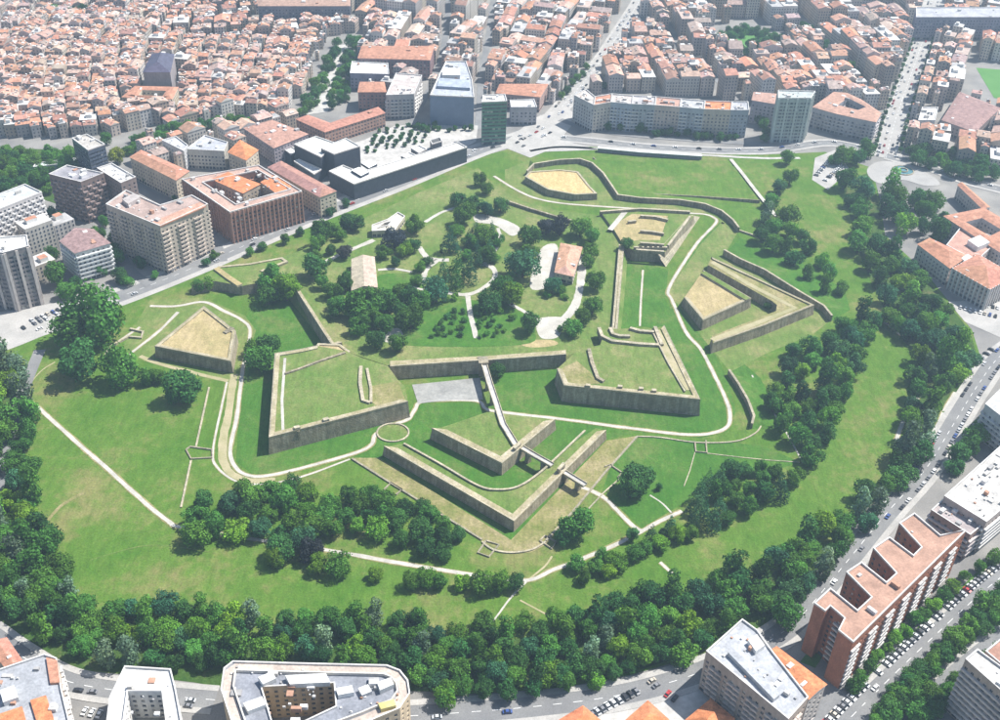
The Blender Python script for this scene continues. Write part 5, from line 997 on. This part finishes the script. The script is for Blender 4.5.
for bag, nm, cat, mass, mlabel in ((TOWN, 'townhouse', 'house', 'distant_townhouses', 'packed terracotta roofs of the far old town'), (FLATS, 'apartment_house', 'house', 'distant_apartment_houses', 'packed terracotta and grey roofs of the far newer quarters')):
    bag.sort(key=vis_key); near = [b for b in bag if in_frame(b[0], b[1])][:285]; ids = set(id(b) for b in near); ys_ = sorted(b[1] for b in near); NEARQ = (ys_[len(ys_)//3], ys_[2*len(ys_)//3]); G_CH = g(158, 66)
    for hs in near:
        x_, y_ = hs[0], hs[1]; q_ = (x_-G_CH[0], y_-G_CH[1])
        side = ('left of the promenade' if x_ < -120 else 'around the department store' if x_ < 60 else 'behind the frontage' if x_ < 330 else 'near the tree-lined avenue')
        if nm == 'townhouse': side = 'far left of the dark church' if q_[0] < -130 else 'left of the dark church' if q_[0] < -25 else 'below the dark church' if q_[0] < 25 else 'right of the dark church' if q_[0] < 90 else 'beside the promenade'
        look = 'flat-roofed' if hs[6] else 'terracotta-roofed'; sz = 'narrow' if hs[2] < 8.5 else 'wide' if hs[2] > 14 else 'mid-sized'; tall = 'low' if hs[5] < 11 else 'tall' if hs[5] > 16 else 'mid-height'
        dep = 'front rows' if y_ < NEARQ[0] else 'middle rows' if y_ < NEARQ[1] else 'back rows'
        lb = f'{sz} {tall} {look} house {side}, {dep}'
        r = thing(nm, lb, cat, (hs[0], hs[1], 0), ('old town houses ' if nm == 'townhouse' else 'houses ') + side)
        W, R, G_, K = MB(), MB(), MB(), MB(); house(W, R, G_, K, hs); W.build('wall', r); ro = R.build('roof', r)
        if K.f: tag(K.build('chimneys', ro), kind='stuff')
        if G_.f: tag(G_.build('windows', r), kind='stuff')
    W = MB()
    for hs in bag:
        if id(hs) not in ids: house(W, W, W, W, hs)
    if W.f: tag(W.build(mass), mlabel, 'houses', None, 'stuff')

# =================================================================== CITY TREES
scatter([(-30, 152), (50, 152), (95, 156), (92, 165), (60, 168), (52, 190), (28, 186), (-30, 188)], (6.5, 9.5), 'leafy tree in the park behind the dark brown block', 'trees of the left park', [('round', 'green', None, 3), ('round', 'dark', None, 1.5)], 1.3, name='park_tree', where='in the park behind the dark brown block')
scatter([(130, 138), (160, 128), (200, 121), (250, 118), (252, 125), (205, 130), (165, 140)], (5, 7), 'leafy tree in the strip behind the gridded office slab', 'tree strip beside the old town', [('round', 'green', None, 2), ('round', 'dark', None, 2)], 1.35, name='park_tree', where='in the strip beside the old town')
scatter([(336, 42), (342, 42), (322, 92), (312, 110), (299, 113), (316, 80)], (4.5, 6.5), 'tree in the left row of the city promenade', 'promenade trees', [('round', 'dark', None, 2), ('round', 'green', None, 2)], 1.4, name='promenade_tree', where='in the left promenade row')
scatter([(352, 38), (359, 38), (352, 70), (346, 104), (328, 106), (334, 85), (344, 62)], (4.5, 6.5), 'tree in the right row of the city promenade', 'promenade trees', [('round', 'dark', None, 2), ('round', 'green', None, 2)], 1.4, name='promenade_tree', where='in the right promenade row')
for i in range(7):
    for j in range(7):
        x, y = 367 + i*9.5 + j*2.2 + RNG.uniform(-2, 2), 152 - i*2.0 - j*4.2 + RNG.uniform(-1, 1)
        if not inside(x, y, [(362, 160), (362, 140), (395, 123), (448, 123), (440, 140), (405, 150)]): continue
        tree('round', x, y, RNG.uniform(2.0, 3.0), f'small planted tree on the pale auditorium plaza, {("front", "second", "third", "fourth", "fifth", "sixth", "back")[j]} row, {("left end", "left", "centre left", "centre", "centre right", "right", "right end")[i]}', 'plaza trees', 'dark', name='plaza_tree')
scatter([(715, 36), (745, 24), (786, 40), (768, 54), (728, 52), (740, 44), (765, 44), (750, 32), (725, 40)], (4, 6), 'tree ringing the green square in the far blocks', 'square trees', [('round', 'dark', None, 1)], 1.5, name='square_tree', where='ringing the far green square')
scatter([(905, 150), (950, 150), (1000, 165), (1000, 178), (960, 172), (915, 160)], (6, 8), 'dark tree beside the east road above the grove', 'trees by the east road', [('round', 'dark', None, 2), ('round', 'green', None, 1)], 1.4, name='roadside_tree', where='beside the east road')
tree('round', 116, 157, 9, 'bright yellow-leaved tree beside the dark office tower', None, 'yellow'); tree('round', 106, 139, 6, 'green tree behind the dark office tower', None, 'green')
for pl, n_, lb in ((R_RIGHT, 22, 'street tree along the wide right avenue'),):
    L, R = strip(pl, 10.5, 10.5)
    for side in (L, R):
        for i in range(2, len(side)-8):
            x, y = side[i]
            o = tree('round', 500, 300, 4, lb, 'right avenue trees', 'dark', name='street_tree', parts=False); o.location = (x, y, 0); o.scale = (2.6, 2.6, 3.2)
def row(px, n_, rr, lb, gp, cols, name='street_tree'):
    p = px
    for i in range(n_):
        t_ = (i+.5)/n_*(len(p)-1); k = int(t_); f = t_-k; a, b_ = p[k], p[min(k+1, len(p)-1)]
        col = RNG.choice(cols); pos_ = ('top end', 'upper half', 'lower half', 'bottom end')[min(3, 4*i//n_)] if n_ > 5 else ''
        tree('round', a[0]+(b_[0]-a[0])*f+RNG.uniform(-2, 2), a[1]+(b_[1]-a[1])*f+RNG.uniform(-2, 2), RNG.uniform(*rr), lb + (', ' + pos_ if pos_ else '') if n_ > 5 else lb, gp, col, name=name)
row([(414, 128), (440, 128), (474, 130)], 9, (2.6, 3.6), 'dark street tree at the foot of the department store', 'department store trees', ['dark'])
row([(1010, 590), (950, 640), (900, 690), (875, 725)], 20, (9, 12), 'leafy tree in the boulevard median, row nearer the brick block', 'boulevard median trees, upper row', ['dark', 'green', 'green'])
row([(1015, 600), (955, 650), (905, 700), (885, 722)], 14, (8, 11), 'leafy tree in the boulevard median, row nearer the tan slab', 'boulevard median trees, lower row', ['dark', 'green'])
row([(1005, 648), (968, 676), (940, 700), (918, 725)], 10, (8, 11), 'street tree on the far side of the boulevard, beside the tan slab', 'boulevard far-side trees', ['dark', 'green'])
row([(1000, 552), (950, 590), (915, 622), (880, 655), (850, 690)], 15, (6, 9), 'small street tree between brick block and parked boulevard cars', 'trees below the brick block', ['green', 'bright', 'green'])
row([(935, 690), (925, 705), (915, 718)], 3, (11, 14), 'broad tree in front of the tan slab block', 'trees in front of the tan slab', ['green'])
row([(990, 420), (975, 435), (962, 455), (950, 470)], 5, (9, 12), 'dark tree between parked cars and grey-roofed block', 'trees by the grey-roofed block', ['dark', 'green'])
row([(545, 680), (560, 672)], 2, (13, 15), 'bright tree on the verge of the ring road', 'verge trees', ['bright', 'green']); row([(650, 655), (672, 648), (690, 652)], 3, (13, 15), 'big tree shading the ring road bend', 'bend trees', ['green', 'dark'])
row([(470, 692), (530, 688), (600, 676), (640, 664)], 7, (9, 12), 'roadside tree on the lower rim of the belt', 'lower rim trees', ['green', 'dark', 'bright'])
row([(785, 620), (788, 612)], 1, (15, 17), 'big round tree between grey block and brick comb block', None, ['green']); row([(445, 700), (448, 690)], 2, (10, 13), 'tree beside the curved block end', 'curved block trees', ['bright', 'green'])
LMS = [((25, 215), 'the white gridded slab'), ((18, 275), 'the striped tower'), ((85, 250), 'the maroon-roofed block'), ((160, 240), 'the tan block'), ((78, 195), 'the dark brown block'), ((118, 180), 'the terraced brown block'), ((88, 150), 'the dark office tower')]
def LM(x, y):
    d = sorted(LMS, key=lambda q: (q[0][0]-x)**2+(q[0][1]-y)**2); a = d[0][0]
    return f"street tree {'left of' if x < a[0]-8 else 'right of' if x > a[0]+8 else 'beside'} {d[0][1]}, {'below' if y > a[1]+10 else 'above' if y < a[1]-10 else 'level with'} its foot, near {d[1][1]}".replace(', level with its foot', '')
for i, (x, y, r) in enumerate(((56, 276, 13), (66, 290, 10), (46, 262, 8), (120, 275, 9), (118, 258, 8), (100, 270, 7), (115, 235, 7), (140, 262, 6), (155, 275, 5), (60, 240, 7), (52, 228, 6), (330, 212, 5), (345, 203, 5), (318, 224, 5), (300, 232, 5), (285, 240, 5), (262, 246, 5), (250, 252, 5), (75, 285, 8), (36, 270, 8), (54, 255, 8), (112, 250, 7), (126, 280, 7), (100, 235, 6), (48, 212, 8), (60, 222, 7), (105, 222, 6), (95, 232, 5), (170, 190, 5), (176, 197, 5), (165, 185, 4), (214, 255, 5), (206, 262, 5), (148, 180, 5), (128, 150, 6), (135, 147, 6))):
    tree('round', x, y, r, LM(x, y) if x < 160 else 'small street tree along the avenue below the brick block', 'trees between towers' if x < 160 else 'avenue kerb trees', RNG.choice(['green', 'dark']), name='street_tree')
row([(575, 118), (620, 128), (680, 134), (740, 138)], 22, (3.5, 5), 'street tree in front of the long frontage', 'frontage trees', ['dark'])
row([(590, 64), (560, 98)], 6, (3, 4.5), 'street tree along the north avenue', 'north avenue trees', ['dark', 'green']); row([(602, 88), (625, 55)], 6, (3, 4.5), 'street tree along the north avenue', 'north avenue trees', ['dark', 'green'])
row([(800, 20), (830, 50), (862, 80)], 14, (3.5, 5), 'street tree in the dark row of the diagonal street', 'diagonal street trees', ['dark'])
row([(755, 118), (768, 128), (762, 140)], 4, (5, 7), 'tree between the frontage and the twin-shaft tower', 'trees by the twin-shaft tower', ['dark'])
row([(80, 96), (112, 100)], 5, (4, 6), 'dark tree in the old town garden', 'old town garden trees', ['dark']); row([(36, 55), (68, 46)], 6, (4, 5.5), 'tree in the small old town grove', 'old town grove', ['dark'])
row([(50, 10), (100, 12)], 7, (4, 5.5), 'tree in the far city garden', 'far garden trees', ['green', 'dark'])

# =================================================================== CARS
def car_mesh(seed):
    mb = MB()
    prof = [(-2.1, .35), (-2.15, .8), (-1.35, .95), (-.75, 1.42), (.75, 1.45), (1.55, .98), (2.05, .9), (2.15, .35)]
    for i in range(len(prof)-1):
        (x0, z0), (x1, z1) = prof[i], prof[i+1]; gl_ = i in (2, 4); w0 = .88 if z0 < 1.2 else .72; w1 = .88 if z1 < 1.2 else .72
        mb.face([(x0, w0, z0), (x0, -w0, z0), (x1, -w1, z1), (x1, w1, z1)], 'car_glass' if gl_ else 'car_paint')
    for s in (-1, 1):
        lo = [(-2.15, s*.88, .35), (2.15, s*.88, .35), (2.05, s*.88, .9), (1.55, s*.88, .98), (-1.35, s*.88, .95), (-2.15, s*.88, .8)]
        up = [(-1.35, s*.88, .95), (1.55, s*.88, .98), (.75, s*.72, 1.45), (-.75, s*.72, 1.42)]
        mb.face(lo if s < 0 else lo[::-1], 'car_paint'); mb.face(up if s < 0 else up[::-1], 'car_glass')
        for wx in (-1.3, 1.3):
            ring = [(wx+.33*math.cos(a*math.tau/8), s*.9, .33+.33*math.sin(a*math.tau/8)) for a in range(8)]
            mb.face(ring if s < 0 else ring[::-1], 'tyre')
    return mb.mesh('car')
CAR = car_mesh(0)
PAINT = [('white', (0.75, 0.75, 0.74), 5), ('silver', (0.5, 0.51, 0.52), 4), ('grey', (0.2, 0.2, 0.21), 3), ('black', (0.03, 0.03, 0.035), 3), ('red', (0.4, 0.03, 0.03), 1.2), ('blue', (0.04, 0.08, 0.25), 1.2), ('beige', (0.5, 0.44, 0.36), .6)]
def car(x, y, an, where, z=0.1):
    nm, c, _ = RNG.choices(PAINT, [p[2] for p in PAINT])[0]
    o = bpy.data.objects.new('parked_car' if 'parked' in where else 'car', CAR); COL.objects.link(o); o.location = (x, y, z); o.rotation_euler = (0, 0, an); o.color = (*c, 1)
    return tag(o, f'small {nm} car {where}', 'car', 'cars ' + where)
def cars_along(pts, off, step, where, p=1.0, rot=0.0, z=0.1, jit=1.0):
    acc = step*RNG.random()
    for i in range(len(pts)-1):
        a, b_ = Vector(pts[i]), Vector(pts[i+1]); l = (b_-a).length; d = (b_-a)/max(l, 1e-6); n = Vector((-d.y, d.x))
        while acc < l:
            if RNG.random() < p:
                q = a + d*acc + n*off; car(q.x, q.y, math.atan2(d.y, d.x)+rot+(math.pi if RNG.random() < .4 else 0), where, z)
            acc += step*RNG.uniform(1, 1+jit*.3)
        acc -= l
cars_along(R_RING[:30], 4.2, 5.6, 'parked along the right ring road', .75); cars_along(R_RING[:36], -4.2, 5.8, 'parked along the right ring road', .7)
cars_along(R_RING[30:], 1.7, 26, 'driving on the ring road', .5)
cars_along(R_BOUL1, -5.4, 3.0, 'parked in the row below the brick block', .85, math.pi/2, .24); cars_along(R_BOUL1, -1.5, 40, 'driving on the boulevard', .6); cars_along(R_BOUL2, 1.5, 34, 'driving on the boulevard', .6)
cars_along(gs([(590, 716), (640, 690)]), 0, 2.6, 'parked in the forecourt row', 1, math.pi/2, .14); cars_along(gs([(676, 700), (660, 690), (650, 680)]), 0, 3.0, 'parked in the forecourt row', .6, math.pi/2, .14)
cars_along(gs([(85, 712), (105, 716)]), 0, 2.8, 'parked beside the white U-shaped block', 1, math.pi/2, .14); cars_along(gs([(70, 690), (108, 694)]), 0, 6, 'parked beside the white U-shaped block', .8, 0, .14); cars_along(gs([(186, 712), (196, 690)]), 0, 3, 'parked beside the white U-shaped block', .8, math.pi/2, .14)
cars_along(gs([(960, 308), (1000, 318)]), 0, 2.9, 'parked in the institute car park', .9, math.pi/2, .16); cars_along(gs([(975, 304), (1000, 309)]), 0, 2.9, 'parked in the institute car park', .9, math.pi/2, .16); cars_along(gs([(972, 372), (996, 352)]), 3, 3.0, 'parked at the top of the ring road', .8, math.pi/2, .16)
cars_along(R_AVE, 2.0, 24, 'driving on the avenue beside the citadel', .6); cars_along(R_AVE, -3.5, 26, 'driving on the avenue beside the citadel', .6)
cars_along(gs([(30, 322), (70, 306)]), 0, 3.2, 'parked beside the avenue towers', .9, math.pi/2, .2); cars_along(gs([(20, 330), (60, 314)]), 0, 3.2, 'parked beside the avenue towers', .8, math.pi/2, .2)
cars_along(R_NORTH, 3, 14, 'on the north avenue', .7); cars_along(R_NORTH, -3, 14, 'on the north avenue', .7); cars_along(R_NORTH, 5, 8, 'parked on the north avenue', .4); cars_along(R_NORTH, -5, 8, 'parked on the north avenue', .4)
cars_along(R_RIGHT, 3.5, 13, 'on the tree-lined avenue', .7); cars_along(R_RIGHT, -3.5, 13, 'on the tree-lined avenue', .7); cars_along(R_RIGHT, 7, 7, 'parked on the tree-lined avenue', .5); cars_along(R_RIGHT, -7, 7, 'parked on the tree-lined avenue', .5)
cars_along(R_EAST, 2.5, 12, 'by the roundabout', .7); cars_along(gs([(512, 146), (545, 128)]), 0, 8, 'at the big junction', .9); cars_along(gs([(520, 150), (556, 132)]), 2, 8, 'at the big junction', .9); cars_along(R_TOP, 2, 16, 'on the street above the upper meadow', .6)
cars_along(gs([(816, 176), (830, 160)]), 0, 3, 'parked by the upper meadow', .9, math.pi/2, .2); cars_along(gs([(824, 182), (842, 166)]), 0, 3, 'parked by the upper meadow', .9, math.pi/2, .2)

# =================================================================== HAZE
mb = MB(); X0, X1, Y0, Y1, Z0, Z1 = -2600, 2600, -150, 2600, -1.0, 420.0
P8 = [(X0, Y0), (X1, Y0), (X1, Y1), (X0, Y1)]
for i in range(4):
    j = (i+1) % 4; mb.face([(*P8[i], Z0), (*P8[j], Z0), (*P8[j], Z1), (*P8[i], Z1)], 'tyre')
mb.face([(*p, Z1) for p in P8], 'tyre'); mb.face([(*p, Z0) for p in reversed(P8)], 'tyre')
hz = mb.build('haze'); hm = bpy.data.materials.new('haze_air'); hm.use_nodes = True; t = hm.node_tree; t.nodes.remove(t.nodes['Principled BSDF'])
pv = t.nodes.new('ShaderNodeVolumePrincipled'); pv.inputs['Color'].default_value = (0.60, 0.81, 1.0, 1); pv.inputs['Density'].default_value = HAZE_DENSITY; pv.inputs['Anisotropy'].default_value = 0.2
t.links.new(pv.outputs[0], t.nodes['Material Output'].inputs['Volume']); hz.data.materials.clear(); hz.data.materials.append(hm)
for p in hz.data.polygons: p.material_index = 0
tag(hz, 'pale blue summer haze over the city', 'haze', None, 'stuff')
print('TREES', NTREE, 'TOWN', len(TOWN), 'FLATS', len(FLATS), 'OBJ', len(bpy.data.objects))
